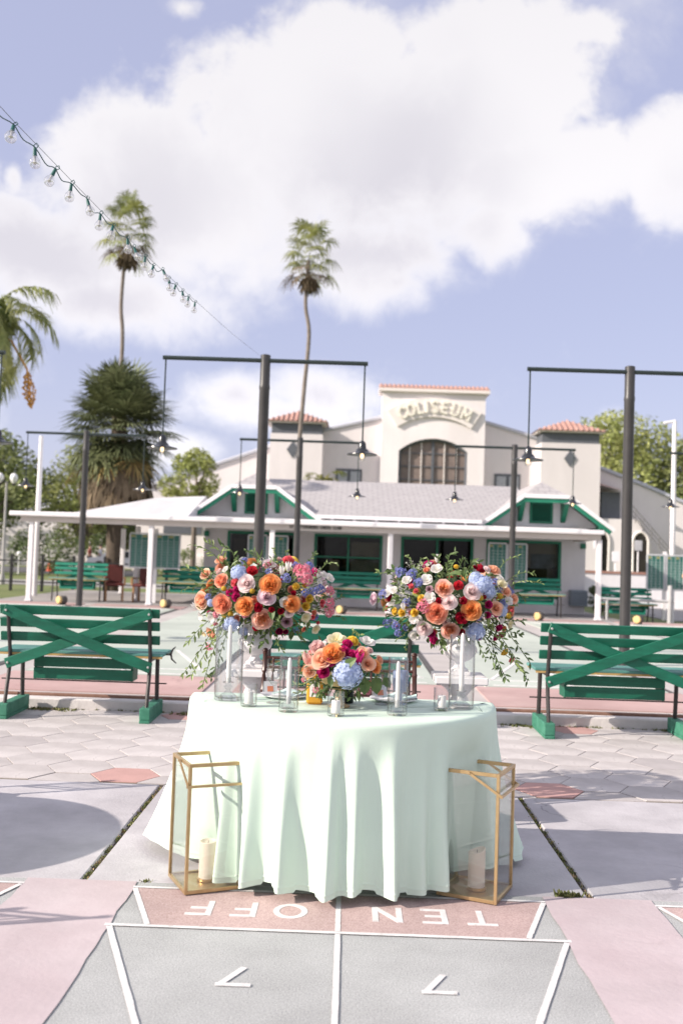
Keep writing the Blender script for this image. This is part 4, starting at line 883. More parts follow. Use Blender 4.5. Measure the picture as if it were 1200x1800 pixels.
# ------------------------------------------------------------------ score boards, chairs and drums at the far end
M_BOARD = mat('board green', (.025, .12, .10), .6, col2=(.05, .17, .14), scale=2)
M_BLINE = mat('board lines', (.34, .42, .42), .7)
M_BTOP = mat('board header', (.30, .30, .12), .7)
M_FRM = mat('board frame', (.50, .52, .55), .6)
def board(label, x0, x1, y, z0, z1, posts, panels=2):
    t = thing('score_board', label, 'score board', (0, 0, 0), 0, 'green score boards'); pw = (x1 - x0) / panels
    for p in range(panels):
        a, b = x0 + p * pw + .03, x0 + (p + 1) * pw - .03
        m = MB(); m.box(((a + b) / 2, y, (z0 + z1) / 2), (b - a - .05, .03, z1 - z0 - .05)); bd = m.build('board', M_BOARD, t)
        m = MB(); 
        for z in (z0, z1): m.box(((a + b) / 2, y, z), (b - a, .05, .035))
        for x in (a, b): m.box((x, y, (z0 + z1) / 2), (.035, .05, z1 - z0 - .036))
        m.build('frame', M_FRM, bd)
        m = MB(); nr = 11
        for i in range(1, nr): z = z0 + (z1 - z0 - .12) * i / nr; m.box(((a + b) / 2, y - .018, z), (b - a - .06, .006, .010))
        for i in range(1, 4): x = a + (b - a) * i / 4; m.box((x, y - .0195, (z0 + z1) / 2), (.012, .006, z1 - z0 - .06))
        m.build('grid_lines', M_BLINE, bd)
        for i in range(4):
            if i % 2 == 0: m = MB(); x = a + (b - a) * (i + .5) / 4; m.box((x, y - .018, z1 - .07), ((b - a) / 4 - .04, .006, .05)); m.build('header_strip', M_BTOP, bd)
    for x, zt in posts: m = MB(); m.box((x, y + .06, (FZ + zt) / 2), (.085, .05, zt - FZ)); m.build('post', M_CWHT, t)
board('green score board between the canopy posts, left of the clubhouse wall', -5.63, -4.30, 25.3, 1.0, 1.87, ((-4.95, 2.0),))
board('green score board behind the lamp pole and the left flowers', -2.62, -1.56, 25.3, .98, 1.92, ((-2.1, 1.9),))
board('green score board behind the lamp pole right of the right flowers', 3.48, 4.50, 25.3, .97, 1.92, ((4.0, 1.9),))
board('green score board on white posts at the right edge', 7.49, 9.45, 25.3, .88, 1.76, ((7.98, 1.85), (9.0, 1.85)), 4)
M_DRUM = mat('drum cream', (.62, .45, .20), .6, var=.15, scale=8)
for i, (x, lab) in enumerate(((-6.67, 'small cream-faced drum at the far court edge, leftmost one'), (-4.24, 'small cream-faced drum at the far court edge in front of the score board'), (-8.9 + 7.4 - .0, 'small cream-faced drum at the far court edge hidden beside the left flowers'), (-.15, 'small cream-faced drum at the far court edge between the two flower urns'), (4.42, 'small cream-faced drum at the far court edge below the green bench'), (6.72, 'small cream-faced drum at the far court edge right of the lamp pole'))):
    t = thing('small_drum', lab, 'drum', (x, 23.2, FZ + .115), R(-40), 'drums along the far court edge')
    m = MB(); m.lathe([(0, -.10), (.085, -.10), (.10, -.08), (.10, .03), (.085, .05)], 14, M=Matrix.Rotation(PI / 2, 4, 'X')); m.build('body', mat('drum dark', (.10, .09, .085), .7), t, smooth=True)
    m = MB(); m.lathe([(.088, .05), (.092, .10), (.08, .112), (0, .118)], 14, M=Matrix.Rotation(PI / 2, 4, 'X')); m.build('face', M_DRUM, t, smooth=True)
    m = MB(); m.box((0, 0, -.105), (.16, .14, .02)); m.build('foot', mat('drum dark', (.10, .09, .085)), t)
def armchair(label, x, rz):
    t = thing('armchair', label, 'chair', (x, 25.7, FZ), rz, 'dark red armchairs under the canopy'); rd = mat('maroon cover', (.12, .028, .025), .6, var=.15); wd = mat('chair wood', (.30, .16, .075), .5, var=.15)
    m = MB(); m.box((0, 0, .43), (.46, .46, .08), b=.02); m.build('seat', rd, t); m = MB(); m.box((0, .22, .70), (.44, .06, .46), b=.02, M=Matrix.Rotation(R(-8), 3, 'X')); m.build('backrest', rd, t)
    for sx in (-1, 1):
        m = MB(); m.box((sx * .25, -.02, .60), (.05, .46, .035), b=.01); m.build('armrest', wd, t); m = MB(); m.box((sx * .25, -.22, .5), (.045, .045, .17)); m.build('arm_post', wd, t)
        for sy in (-1, 1): m = MB(); m.bar((sx * .21, sy * .2, 0), (sx * .21, sy * .19, .40), .045, .045, up=(1, 0, 0)); m.build('leg', wd, t)
armchair('dark red armchair nearest the big palm trunk', -6.05, R(15)); armchair('dark red armchair behind the canopy post right of the other', -5.28, R(-10))
# ------------------------------------------------------------------ benches
M_BG = mat('bench green', (.004, .118, .070), .5, var=.14, scale=7, bump=.08, bscale=40)
M_BSEAT = mat('bench seat faded', (.085, .24, .215), .6, var=.14, scale=7, bump=.1, bscale=40)
M_BBLK = mat('foot block green', (.025, .17, .105), .65, col2=(.06, .22, .15), scale=12, bump=.3)
wear(M_BG, 0, 1, .24, 4, ((.42, .33, .17), 9, .735), (1, 6, 6)); wear(M_BSEAT, 0, 1, .18, 3, ((.34, .30, .2), 8, .70), (1, 7, 7)); wear(M_BBLK, 0, 1, .2, 6, ((.3, .25, .16), 14, .72))
M_IRON = mat('cast iron', (.034, .030, .030), .45, var=.25, scale=14, bump=.15)
M_RAW = mat('raw wood edge', (.42, .28, .11), .7, var=.2, scale=10)
M_BOLT = mat('bolt', (.5, .5, .48), .4, metal=.5)
def make_bench(label, loc, rz, swap=False, hook=True, group='green benches', mg=M_BG, ms=M_BSEAT, blocks=True):
    t = thing('bench', label, 'bench', loc, rz, group)
    lean = lambda z: -.155 - .10 * max(0, z - .5) / .43
    for zc in (.918, .808, .688):
        m = MB(); y = lean(zc) + .032; m.box((0, y, zc), (1.36, .024, .076), b=.004, M=Matrix.Rotation(R(12), 3, 'X')); m.build('back_slat', mg, t)
    for i, (sx) in enumerate((1, -1) if not swap else (-1, 1)):
        m = MB(); off = -.024 - .024 * (1 - i); m.bar((-sx * .62, lean(.915) + off, .925), (sx * .62, lean(.46) + off - .018, .455), .022, .088, up=(0, 0, 1), b=.004); br = m.build('brace', mg, t)
        for e in (-1, 1):
            q = MB(); x = e * .60; z = .915 if (e < 0) == (sx > 0) else .465; q.lathe([(0, -.014), (.009, -.012), (.011, 0)], 8, M=Matrix.Translation((x, lean(z) + off - (0 if z > .8 else .018) - .012, z)) @ Matrix.Rotation(-PI / 2, 4, 'X')); q.build('bolt', M_BOLT, br)
    for sx in (-1, 1):
        m = MB(); m.tube(smooth_path([(sx * .60, -.235, .115), (sx * .60, -.20, .25), (sx * .60, -.155, .42), (sx * .60, -.155, .55), (sx * .60, lean(.75), .75), (sx * .60, lean(.95), .95)], 18), .017, 8); m.build('rear_leg', M_IRON, t, smooth=True)
        m = MB(); m.tube(smooth_path([(sx * .60, .235, .12), (sx * .60, .215, .30), (sx * .60, .20, .52)], 8), .019, 8); m.build('front_leg', M_IRON, t, smooth=True)
        m = MB(); m.bar((sx * .60, -.16, .515), (sx * .60, .25, .515), .03, .02); m.build('seat_support', M_IRON, t)
        if blocks:
            m = MB(); m.box((sx * .60, .0, .078), (.09, .60, .10), b=.006); fb = m.build('foot_block', M_BBLK, t)
            q = MB(); q.box((sx * .60, -.0, .014), (.088, .61, .028), b=.004); q.build('base_plank', M_BBLK, fb)
        else:
            for y in (-.235, .235): m = MB(); m.tube([(sx * .6, y, .0), (sx * .6, y, .12)], .02, 6); m.build('foot', M_IRON, t)
    for y in (-.085, .06, .205): m = MB(); m.box((0, y, .560), (1.42, .138, .026), b=.005); m.build('seat_plank', ms, t)
    m = MB(); m.box((0, -.142, .538), (1.40, .02, .018)); m.box((0, .262, .538), (1.40, .02, .018)); m.build('seat_edge', M_RAW, t)
    for zc, h in ((.462, .085), (.362, .095)): m = MB(); m.box((0, -.02, zc), (.86, .02, h), b=.003); m.build('apron_board', mg, t)
    for sx in (-1, 1):
        m = MB(); m.box((sx * .42, .09, .41), (.022, .20, .20), b=.003); m.build('apron_end', mg, t)
    m = MB(); m.box((0, .195, .33), (.82, .02, .05)); m.build('apron_lip', mg, t)
    m = MB(); m.tube([(-.72, .02, .300), (.72, .02, .300)], .006, 6); m.build('tie_rod', M_IRON, t)
    if hook:
        m = MB(); m.tube([(.69, .0, .555), (.745, .0, .555)], .008, 6)
        m.tube([(.79, 0, .625), (.765, 0, .60), (.75, 0, .56), (.76, 0, .515), (.80, 0, .48)], [.004, .008, .010, .008, .004], 6); m.build('cue_hook', M_IRON, t, smooth=True)
    return t
GB = 'green benches with crossed back braces'
make_bench('green slatted bench seen from behind at the left edge, crossed braces on its back', (-2.28, 8.70, 0), R(.4), False, True, GB)
make_bench('green slatted bench seen from behind between the flower urns, behind the table', (-.065, 8.74, 0), 0, False, False, GB)
make_bench('green slatted bench seen from behind at the right edge, crossed braces on its back', (2.31, 8.66, 0), R(-.5), True, False, GB)
M_BG2 = mat('bench teal', (.012, .20, .135), .55, var=.12, scale=5)
M_BS2 = mat('bench seat pale', (.16, .30, .26), .6, var=.1, scale=5)
pb = make_bench('far green bench facing the courts under the left canopy, behind the thin lamp pole', (-6.85, 25.25, FZ), PI, False, False, 'far green benches', M_BG2, M_BS2, False)
for x, y, lab in ((-4.10, 25.35, 'far green bench facing the courts beside the red armchair and canopy post'), (.12, 25.3, 'far green bench under the clubhouse window between the two flower urns'), (4.72, 25.3, 'far green bench under the poster window, right of the right flowers'), (7.02, 25.3, 'far green bench behind the right lamp pole, beside the shrub')):
    dup(pb, lab, (x, y, FZ if x < 6.5 else -.055), PI)
r = MB(); r.tube([(6.3, 25.0, .62), (8.1, 24.95, .60)], .035, 8); r.tube([(6.3, 25.0, .62), (6.24, 25.0, .62)], .05, 8); r.tube([(6.45, 25.0, 0), (6.45, 25.0, .6)], .03, 6); r.tube([(8.0, 24.95, 0), (8.0, 24.95, 1.0)], .06, 8)
tag(r.build('pipe_rail', mat('pipe grey', (.45, .45, .46), .5), smooth=True), 'grey pipe rail with white end post in front of the far right bench', 'rail')

# ------------------------------------------------------------------ lamp posts
M_POLE = mat('pole charcoal', (.042, .040, .042), .38, var=.15, scale=5, spec=.5)
M_ARM = mat('arm dark', (.022, .034, .034), .45, var=.15, scale=5)
M_SHADE = mat('shade black', (.018, .020, .026), .25, var=.1, spec=.6)
M_BULB = mat('lamp bulb', (.85, .65, .4), .3, emit=(1.0, .66, .36, 1.6))
M_JAR = glass('jar glass', (.95, .95, .93), gloss=.06)
def make_lamp(label, loc, group='twin-armed court lamp posts'):
    t = thing('lamp_post', label, 'lamp post', loc, 0, group); H_ = 4.18 - FZ
    m = MB(); m.lathe([(.072, 0), (.070, H_ * .88), (.075, H_ * .885), (.075, H_ * .892), (.069, H_ * .9), (.069, H_ - .01), (.05, H_)], 18); m.build('pole', M_POLE, t, smooth=True)
    m = MB(); m.tube([(-1.40, -.02, H_ - .085), (1.40, -.02, H_ - .085)], .030, 10); m.build('arm', M_ARM, t, smooth=True)
    for sx in (-1, 1):
        x = sx * 1.36; z0 = H_ - 1.28
        m = MB(); m.tube([(x, -.02, H_ - .10), (x, -.02, z0 + .10)], .011, 6); m.build('drop_rod', M_ARM, t)
        m = MB(); m.lathe([(.012, .14), (.035, .125), (.05, .09), (.055, .03), (.075, .02), (.085, 0), (.10, -.018), (.205, -.045), (.208, -.056), (.20, -.057), (.10, -.030), (.07, -.012), (.0, -.01)], 24, (x, -.02, z0)); sh = m.build('lamp_shade', M_SHADE, t, smooth=True)
        m = MB(); m.lathe([(.045, -.015), (.052, -.05), (.05, -.10), (.03, -.13), (0, -.137)], 14, (x, -.02, z0)); m.build('jar', M_JAR, sh, smooth=True)
        m = MB(); m.lathe([(.010, -.012), (.013, -.03), (.024, -.06), (.02, -.09), (0, -.10)], 10, (x, -.02, z0)); m.build('bulb', M_BULB, sh, smooth=True)
    return t
lp = make_lamp('black lamp post behind the left flowers with the string of bulbs tied to it', (-1.2425, 13.5, FZ))
for x, y, lab in ((3.7275, 13.5, 'black lamp post with two hanging lamps behind the right bench'), (-6.2125, 13.5, 'lamp post beyond the left edge with one hanging lamp just showing'), (8.6975, 13.5, 'lamp post beyond the right edge of the near row'),
                  (-6.2125, 23.0, 'far black lamp post left of the veranda, in front of the shaggy palm'), (-1.2425, 23.0, 'far black lamp post just right of the near one, below the wavy palm trunk'), (3.7275, 23.0, 'far black lamp post in front of the clubhouse right gable'), (8.6975, 23.0, 'far lamp post beyond the right edge, one lamp showing by the white pole')):
    dup(lp, lab, (x, y, FZ))

# ------------------------------------------------------------------ string of bulbs
M_WIRE = mat('wire teal', (.03, .085, .085), .5); M_SOCK = mat('socket teal', (.02, .10, .095), .5)
M_BGL = glass('bulb glass', (.93, .93, .94), gloss=.26, edge=.6)
t = thing('string_lights', 'string of clear round bulbs on a teal wire crossing the sky at left', 'string lights', (0, 0, 0))
BP = [(-1.45, 4.03, 3.19), (-1.45, 4.31, 3.21), (-1.44, 4.57, 3.22), (-1.44, 4.84, 3.25), (-1.43, 5.11, 3.27), (-1.42, 5.33, 3.27), (-1.42, 5.61, 3.30), (-1.41, 5.94, 3.33), (-1.41, 6.14, 3.34), (-1.40, 6.40, 3.36), (-1.40, 6.66, 3.38), (-1.39, 6.97, 3.44), (-1.385, 7.16, 3.43), (-1.38, 7.39, 3.45), (-1.375, 7.68, 3.48), (-1.37, 7.92, 3.50), (-1.365, 8.22, 3.53)]
BP = [(-1.47, 2.7 + .26 * i, 3.135 + .01 * i) for i in range(5)] + BP
pth = []
for i, p in enumerate(BP):
    pth.append((p[0], p[1], p[2] + .012))
    if i + 1 < len(BP): q = BP[i + 1]; pth.append(((p[0] + q[0]) / 2 + .006 * (-1) ** i, (p[1] + q[1]) / 2, (p[2] + q[2]) / 2 - .018 + .008 * (i % 3)))
m = MB(); m.tube(smooth_path(pth, 160), .0026, 5); m.build('wire', M_WIRE, t)
m = MB(); m.tube([(-1.62, -6.4, 4.05), (-1.55, -2, 3.35), (-1.48, 2.6, 3.15)] + [(p[0] - .004, p[1], p[2] + .03) for p in BP[5::3]] + [(-1.33, 10.5, 3.79), (-1.27, 13.45, 4.12)], .0018, 4); m.build('support_cable', mat('cable', (.16, .18, .2), .5), t)
for i, p in enumerate(BP):
    tx, ty = random.gauss(0, .22), random.gauss(0, .22); Mx = Matrix.Translation(p) @ Matrix.Rotation(tx, 4, 'X') @ Matrix.Rotation(ty, 4, 'Y')
    m = MB(); m.lathe([(.006, .012), (.0075, .004), (.009, -.018), (.0105, -.025), (.0, -.026)], 10, M=Mx); sk = m.build('socket', M_SOCK, t, smooth=True)
    m = MB(); m.tube([Mx @ Vector((.008, 0, .008)), Mx @ Vector((.016, 0, .02)), Mx @ Vector((.008, 0, .03)), Mx @ Vector((-.004, 0, .02)), Mx @ Vector((0, 0, .008))], .0022, 5); m.build('loop', M_SOCK, sk)
    m = MB(); m.lathe([(.010, -.024), (.013, -.031), (.0215, -.041), (.0255, -.055), (.0215, -.070), (.012, -.078), (0, -.0805)], 16, M=Mx); m.build('bulb', M_BGL, sk, smooth=True)
    m = MB(); m.lathe([(.006, -.026), (.006, -.048), (.010, -.054), (.004, -.062), (0, -.063)], 8, M=Mx); m.build('filament', mat('filament', (.62, .60, .58), .4), sk, smooth=True)
dup(lp, 'lamp post behind the viewpoint holding the other end of the string lights', (-1.62, -6.45, 0))

# ------------------------------------------------------------------ sweetheart table and cloth
TH = .762
def d_outline(r, yb, n=120):
    """half-moon table edge: a round front and a straight back with soft corners; centre (0, 0)"""
    pts_ = [(r * math.sin(a), -r * math.cos(a)) for a in [R(-90 + 180 * i / 90) for i in range(91)]]
    pts_ += [(r - .0, yb * .5), (r - .03, yb - .02), (r - .07, yb)] + [(r - .07 - (2 * r - .14) * i / 26, yb) for i in range(1, 26)] + [(-r + .07, yb), (-r + .03, yb - .02), (-r, yb * .5)]
    return pts_
TC = (-.012, 4.965)
t = thing('half_round_table', 'half-round table hidden under the mint tablecloth', 'table', (TC[0], TC[1], 0))
m = MB(); m.prism([(x * .985, y * .985) for x, y in d_outline(.745, .06)], TH - .03, TH - .006); m.build('tabletop', mat('table wood', (.35, .25, .16), .6), t)
for x, y in ((-.55, -.02), (.55, -.02), (0, -.5)): m = MB(); m.tube([(x, y, 0), (x, y, TH - .03)], .02, 8); m.build('leg', M_BOLT, t)
M_CLOTH = mat('mint linen', (.655, .79, .695), .75, var=.03, scale=2.5, bump=.14, bscale=300, transl=.09, spec=.2)
def cloth(name, label, loc, outline, flare, fold, hem=.042, seed=0, matl=M_CLOTH, group=None):
    rs = random.Random(seed); n = len(outline); V = []; F = []; L_ = []
    # resample evenly
    per = [0]; 
    for i in range(n): a, b = outline[i], outline[(i + 1) % n]; per.append(per[-1] + math.hypot(b[0] - a[0], b[1] - a[1]))
    K = 640; ev = []
    j = 0
    for i in range(K):
        s_ = per[-1] * i / K
        while per[j + 1] < s_: j += 1
        u = (s_ - per[j]) / (per[j + 1] - per[j]); a, b = outline[j], outline[(j + 1) % n]; ev.append((a[0] + (b[0] - a[0]) * u, a[1] + (b[1] - a[1]) * u))
    nr = []
    for i in range(K): a, b = ev[(i - 4) % K], ev[(i + 4) % K]; dx, dy = b[0] - a[0], b[1] - a[1]; l = math.hypot(dx, dy); nr.append((dy / l, -dx / l))
    if sum(nr[i][0] * ev[i][0] + nr[i][1] * ev[i][1] for i in range(K)) < 0: nr = [(-a, -b) for a, b in nr]
    prof = [(-.35, .0), (-.15, .001), (-.05, 0), (-.02, -.0005), (-.006, -.004), (0, -.012), (.003, -.025)]
    rows = []
    for o_, z in prof: rows.append([(ev[i][0] + nr[i][0] * o_, ev[i][1] + nr[i][1] * o_, TH + z) for i in range(K)])
    nz = 44; tts = [q * .95 / nz for q in range(1, nz + 1)] + [.956, .961, .965, .969, .973, .980, .99, 1.0]; ph = [rs.uniform(0, 6.28) for _ in range(6)]
    for tt in tts:
        row = []
        for i in range(K):
            th = math.degrees(math.atan2(ev[i][0], -ev[i][1])); fl = flare(th); fo, fz, sw = fold(th)
            o_ = .003 + fl * tt ** 1.35 + fo * (.02 + .98 * tt ** .85) * min(1, tt * 5) + .0022 * math.exp(-((tt - .965) / .005) ** 2) + tt * (.0030 * math.sin(th * .31 + ph[0] + tt * 2) + .0022 * math.sin(th * .73 + ph[1] - tt * 5) + .0016 * math.sin(th * .17 + tt * 13 + ph[2])); z = TH - .025 - (TH - .025 - hem - fz) * tt
            tx, ty = -nr[i][1], nr[i][0]; sh = sw * tt
            row.append((ev[i][0] + nr[i][0] * o_ + tx * sh, ev[i][1] + nr[i][1] * o_ + ty * sh, z))
        rows.append(row)
    V = [p for r_ in rows for p in r_]; o = 0
    for a in range(len(rows) - 1):
        for i in range(K): F.append((a * K + i, a * K + (i + 1) % K, (a + 1) * K + (i + 1) % K, (a + 1) * K + i))
    V += [(0, sum(e[1] for e in ev) / K * .3, TH + .001)]; 
    mb = MB(); mb.add(V, F); mb.add([], [])
    mb.f += [(len(V) - 1, (i + 1) % K, i) for i in range(K)]; mb.m += [0] * K
    ob = mb.build(name, matl, smooth='all', loc=loc); tag(ob, label, 'tablecloth', group); return ob
def flare_main(th):
    a = abs(th)
    if a > 100: return .07
    return .015 + (.245 if th < 0 else .195) * max(0, (a - 58) / 32) ** 1.3 if a > 58 else .015
FOLDS = [(-80, 9, .010), (-54, 12, -.085), (-41, 4.6, .095), (-30.5, 5.2, .092), (-18, 5.0, .085), (-3.0, 4.4, .095), (5.0, 4.6, .070), (17.5, 5.0, .088), (28.5, 4.6, .062), (36, 5.0, .105), (-.6, 1.0, .010), (-24, .9, .006), (23.5, .9, .006), (52, 12, -.085), (66, 5, .035), (75, 5.0, .035), (84, 4.5, .030)]
def fold_main(th):
    s_ = 0
    for c, wd, a in FOLDS: s_ += .95 * a * math.exp(-((th - c) / (wd * .62)) ** 2)
    if abs(th) > 100: s_ += .02 * math.sin(th * .35)
    return s_ - .050, .010 * math.sin(th * .21) + .012 * (s_ < .01), .006 * math.sin(th * .5)
cloth('tablecloth', 'pale mint floor-length cloth draped over the half-round table', (TC[0], TC[1], 0), d_outline(.748, .066), flare_main, fold_main)

# guest table off to the left: its shadow and its chairs' shadows fall across the slabs
circ = [(.74 * math.sin(2 * PI * i / 90), -.74 * math.cos(2 * PI * i / 90)) for i in range(90)]
t = thing('guest_table', 'round guest table beyond the left edge whose shadow falls on the slabs', 'table', (-3.25, 4.58, 0))
m = MB(); m.prism([(x * .985, y * .985) for x, y in circ], TH - .03, TH - .006); m.build('tabletop', mat('table wood', (.35, .25, .16)), t)
for k in range(4): m = MB(); a = R(45 + 90 * k); m.tube([(.5 * math.cos(a), .5 * math.sin(a), 0), (.5 * math.cos(a), .5 * math.sin(a), TH - .03)], .02, 8); m.build('leg', M_BOLT, t)
cloth('tablecloth', 'mint cloth on the round guest table beyond the left edge', (-3.25, 4.58, 0), circ, lambda th: .06, lambda th: (.03 * math.sin(R(th) * 14), .0, 0), .03, 4)

# ------------------------------------------------------------------ chiavari chairs
M_MAHO = mat('mahogany', (.055, .018, .014), .35, var=.25, scale=12, spec=.5)
def bamboo(mb, p, q, r, n=4):
    p, q = Vector(p), Vector(q); pts_, rad = [], []
    for i in range(n + 1):
        for d_, rr in ((-.012, 1), (-.004, 1.22), (.004, 1.22), (.012, 1)):
            u = i / n + d_ / max(.05, (q - p).length)
            if 0 <= u <= 1: pts_.append(p.lerp(q, u)); rad.append(r * rr)
    mb.tube([p] + pts_ + [q], [r] + rad + [r], 8)
def make_chair(label, loc, rz, group='mahogany chiavari chairs'):
    t = thing('chiavari_chair', label, 'chair', loc, rz, group); hw_ = .19     # the back is at +y
    for sx in (-1, 1):
        m = MB(); bamboo(m, (sx * hw_, .19, 0), (sx * hw_, .20, .45), .014, 4); bamboo(m, (sx * hw_, .20, .45), (sx * (hw_ - .005), .26, .885), .014, 4); m.lathe([(.014, 0), (.019, .008), (.012, .022), (0, .026)], 10, (sx * (hw_ - .005), .261, .885)); m.build('rear_leg', M_MAHO, t, smooth=True)
        m = MB(); bamboo(m, (sx * .20, -.19, 0), (sx * .20, -.19, .44), .014, 4); m.build('front_leg', M_MAHO, t, smooth=True)
        m = MB(); bamboo(m, (sx * .20, -.19, .24), (sx * .19, .19, .24), .009, 2); m.build('stretcher', M_MAHO, t, smooth=True)
        m = MB(); bamboo(m, (sx * .20, -.19, .14), (sx * .19, .19, .14), .009, 2); m.build('stretcher', M_MAHO, t, smooth=True)
    for y in (-.19, .19): m = MB(); bamboo(m, (-.195, y, .19), (.195, y, .19), .009, 2); m.build('stretcher', M_MAHO, t, smooth=True)
    m = MB(); m.box((0, 0, .445), (.42, .41, .03), b=.012); m.build('seat', M_MAHO, t)
    for z, y in ((.855, .2545), (.80, .2475), (.66, .229), (.62, .2235)): m = MB(); bamboo(m, (-hw_, y, z), (hw_, y, z), .009, 3); m.build('back_rail', M_MAHO, t, smooth=True)
    for i in range(5): x = -.135 + .0675 * i; m = MB(); bamboo(m, (x, .2485, .80), (x, .229, .66), .007, 2) if i not in (0, 4) else bamboo(m, (x, .2545, .855), (x, .2235, .62), .008, 3); m.build('spindle', M_MAHO, t, smooth=True)
    return t
ch0 = make_chair('dark mahogany bamboo-style chair behind the left half of the table', (-.31, 5.60, 0), R(-4))
dup(ch0, 'dark mahogany bamboo-style chair behind the right half of the table', (.235, 5.60, 0), R(5))
dup(ch0, 'mahogany chair beyond the left edge at the guest table, far side', (-2.95, 5.42, 0), R(-8)); dup(ch0, 'mahogany chair beyond the left edge at the guest table, near side', (-2.7, 3.66, 0), R(172))
# ------------------------------------------------------------------ pedestals and urns
M_PED = mat('pedestal white', (.70, .68, .69), .55, var=.05, scale=9)
for x, lab in ((-.55, 'left'), (.675, 'right')):
    t = thing('pedestal', 'white square-topped pedestal carrying the %s flower urn' % lab, 'pedestal', (x, 6.0, 0), 0, 'white flower pedestals')
    m = MB(); m.box((0, 0, .757), (.31, .31, .044), b=.006); m.build('top_slab', M_PED, t)
    m = MB(); m.lathe([(.10, .05), (.10, .09), (.065, .11), (.05, .16), (.055, .22), (.045, .30), (.04, .50), (.045, .60), (.06, .63), (.05, .655), (.075, .69), (.115, .72), (.12, .735)], 28); m.build('column', M_PED, t, smooth=True)
    m = MB(); m.box((0, 0, .025), (.30, .30, .05), b=.006); m.build('base', M_PED, t)
    t = thing('urn', 'white classical urn under the %s flower arrangement' % lab, 'urn', (x, 6.0, .7795), 0, 'white flower urns')
    m = MB(); m.box((0, 0, .011), (.12, .12, .022), b=.003); m.build('plinth', M_PED, t)
    m = MB(); m.lathe([(.052, .022), (.055, .03), (.036, .045), (.026, .065), (.03, .075), (.06, .088), (.092, .115), (.104, .145), (.10, .165), (.085, .18), (.078, .20), (.078, .245), (.09, .262), (.115, .272), (.118, .28), (.105, .28), (.07, .25), (.0, .24)], 32); m.build('bowl', M_PED, t, smooth=True)

# ------------------------------------------------------------------ flowers
def petal_grid(mb, phi, r, h, ha, curl, z0=-.22, nu=5, nv=5, jit=0.0, rng=random):
    vs_ = []; j1, j2 = rng.uniform(-jit, jit), rng.uniform(-jit, jit)
    for iv in range(nv + 1):
        v = iv / nv; shape = math.sin(PI * min(1, .16 + .58 * v)) ** .8; rho = r * v ** .62 + curl * .16 * v ** 3; z = z0 + (h - z0) * v - curl * .14 * v ** 4
        for iu in range(nu + 1):
            u = 2 * iu / nu - 1; a = phi + u * ha * shape; rr = rho * (1 + .05 * math.cos(u * 3)) + jit * .35 * rng.uniform(-1, 1) * v
            zz = z - .05 * r * u * u * 2 * v + (j1 * u + j2 * u * u + jit * .4 * rng.uniform(-1, 1)) * v * .5
            vs_.append((rr * math.cos(a), rr * math.sin(a), zz))
    k = nu + 1
    mb.add(vs_, [(i * k + j, i * k + j + 1, (i + 1) * k + j + 1, (i + 1) * k + j) for i in range(nv) for j in range(nu)])
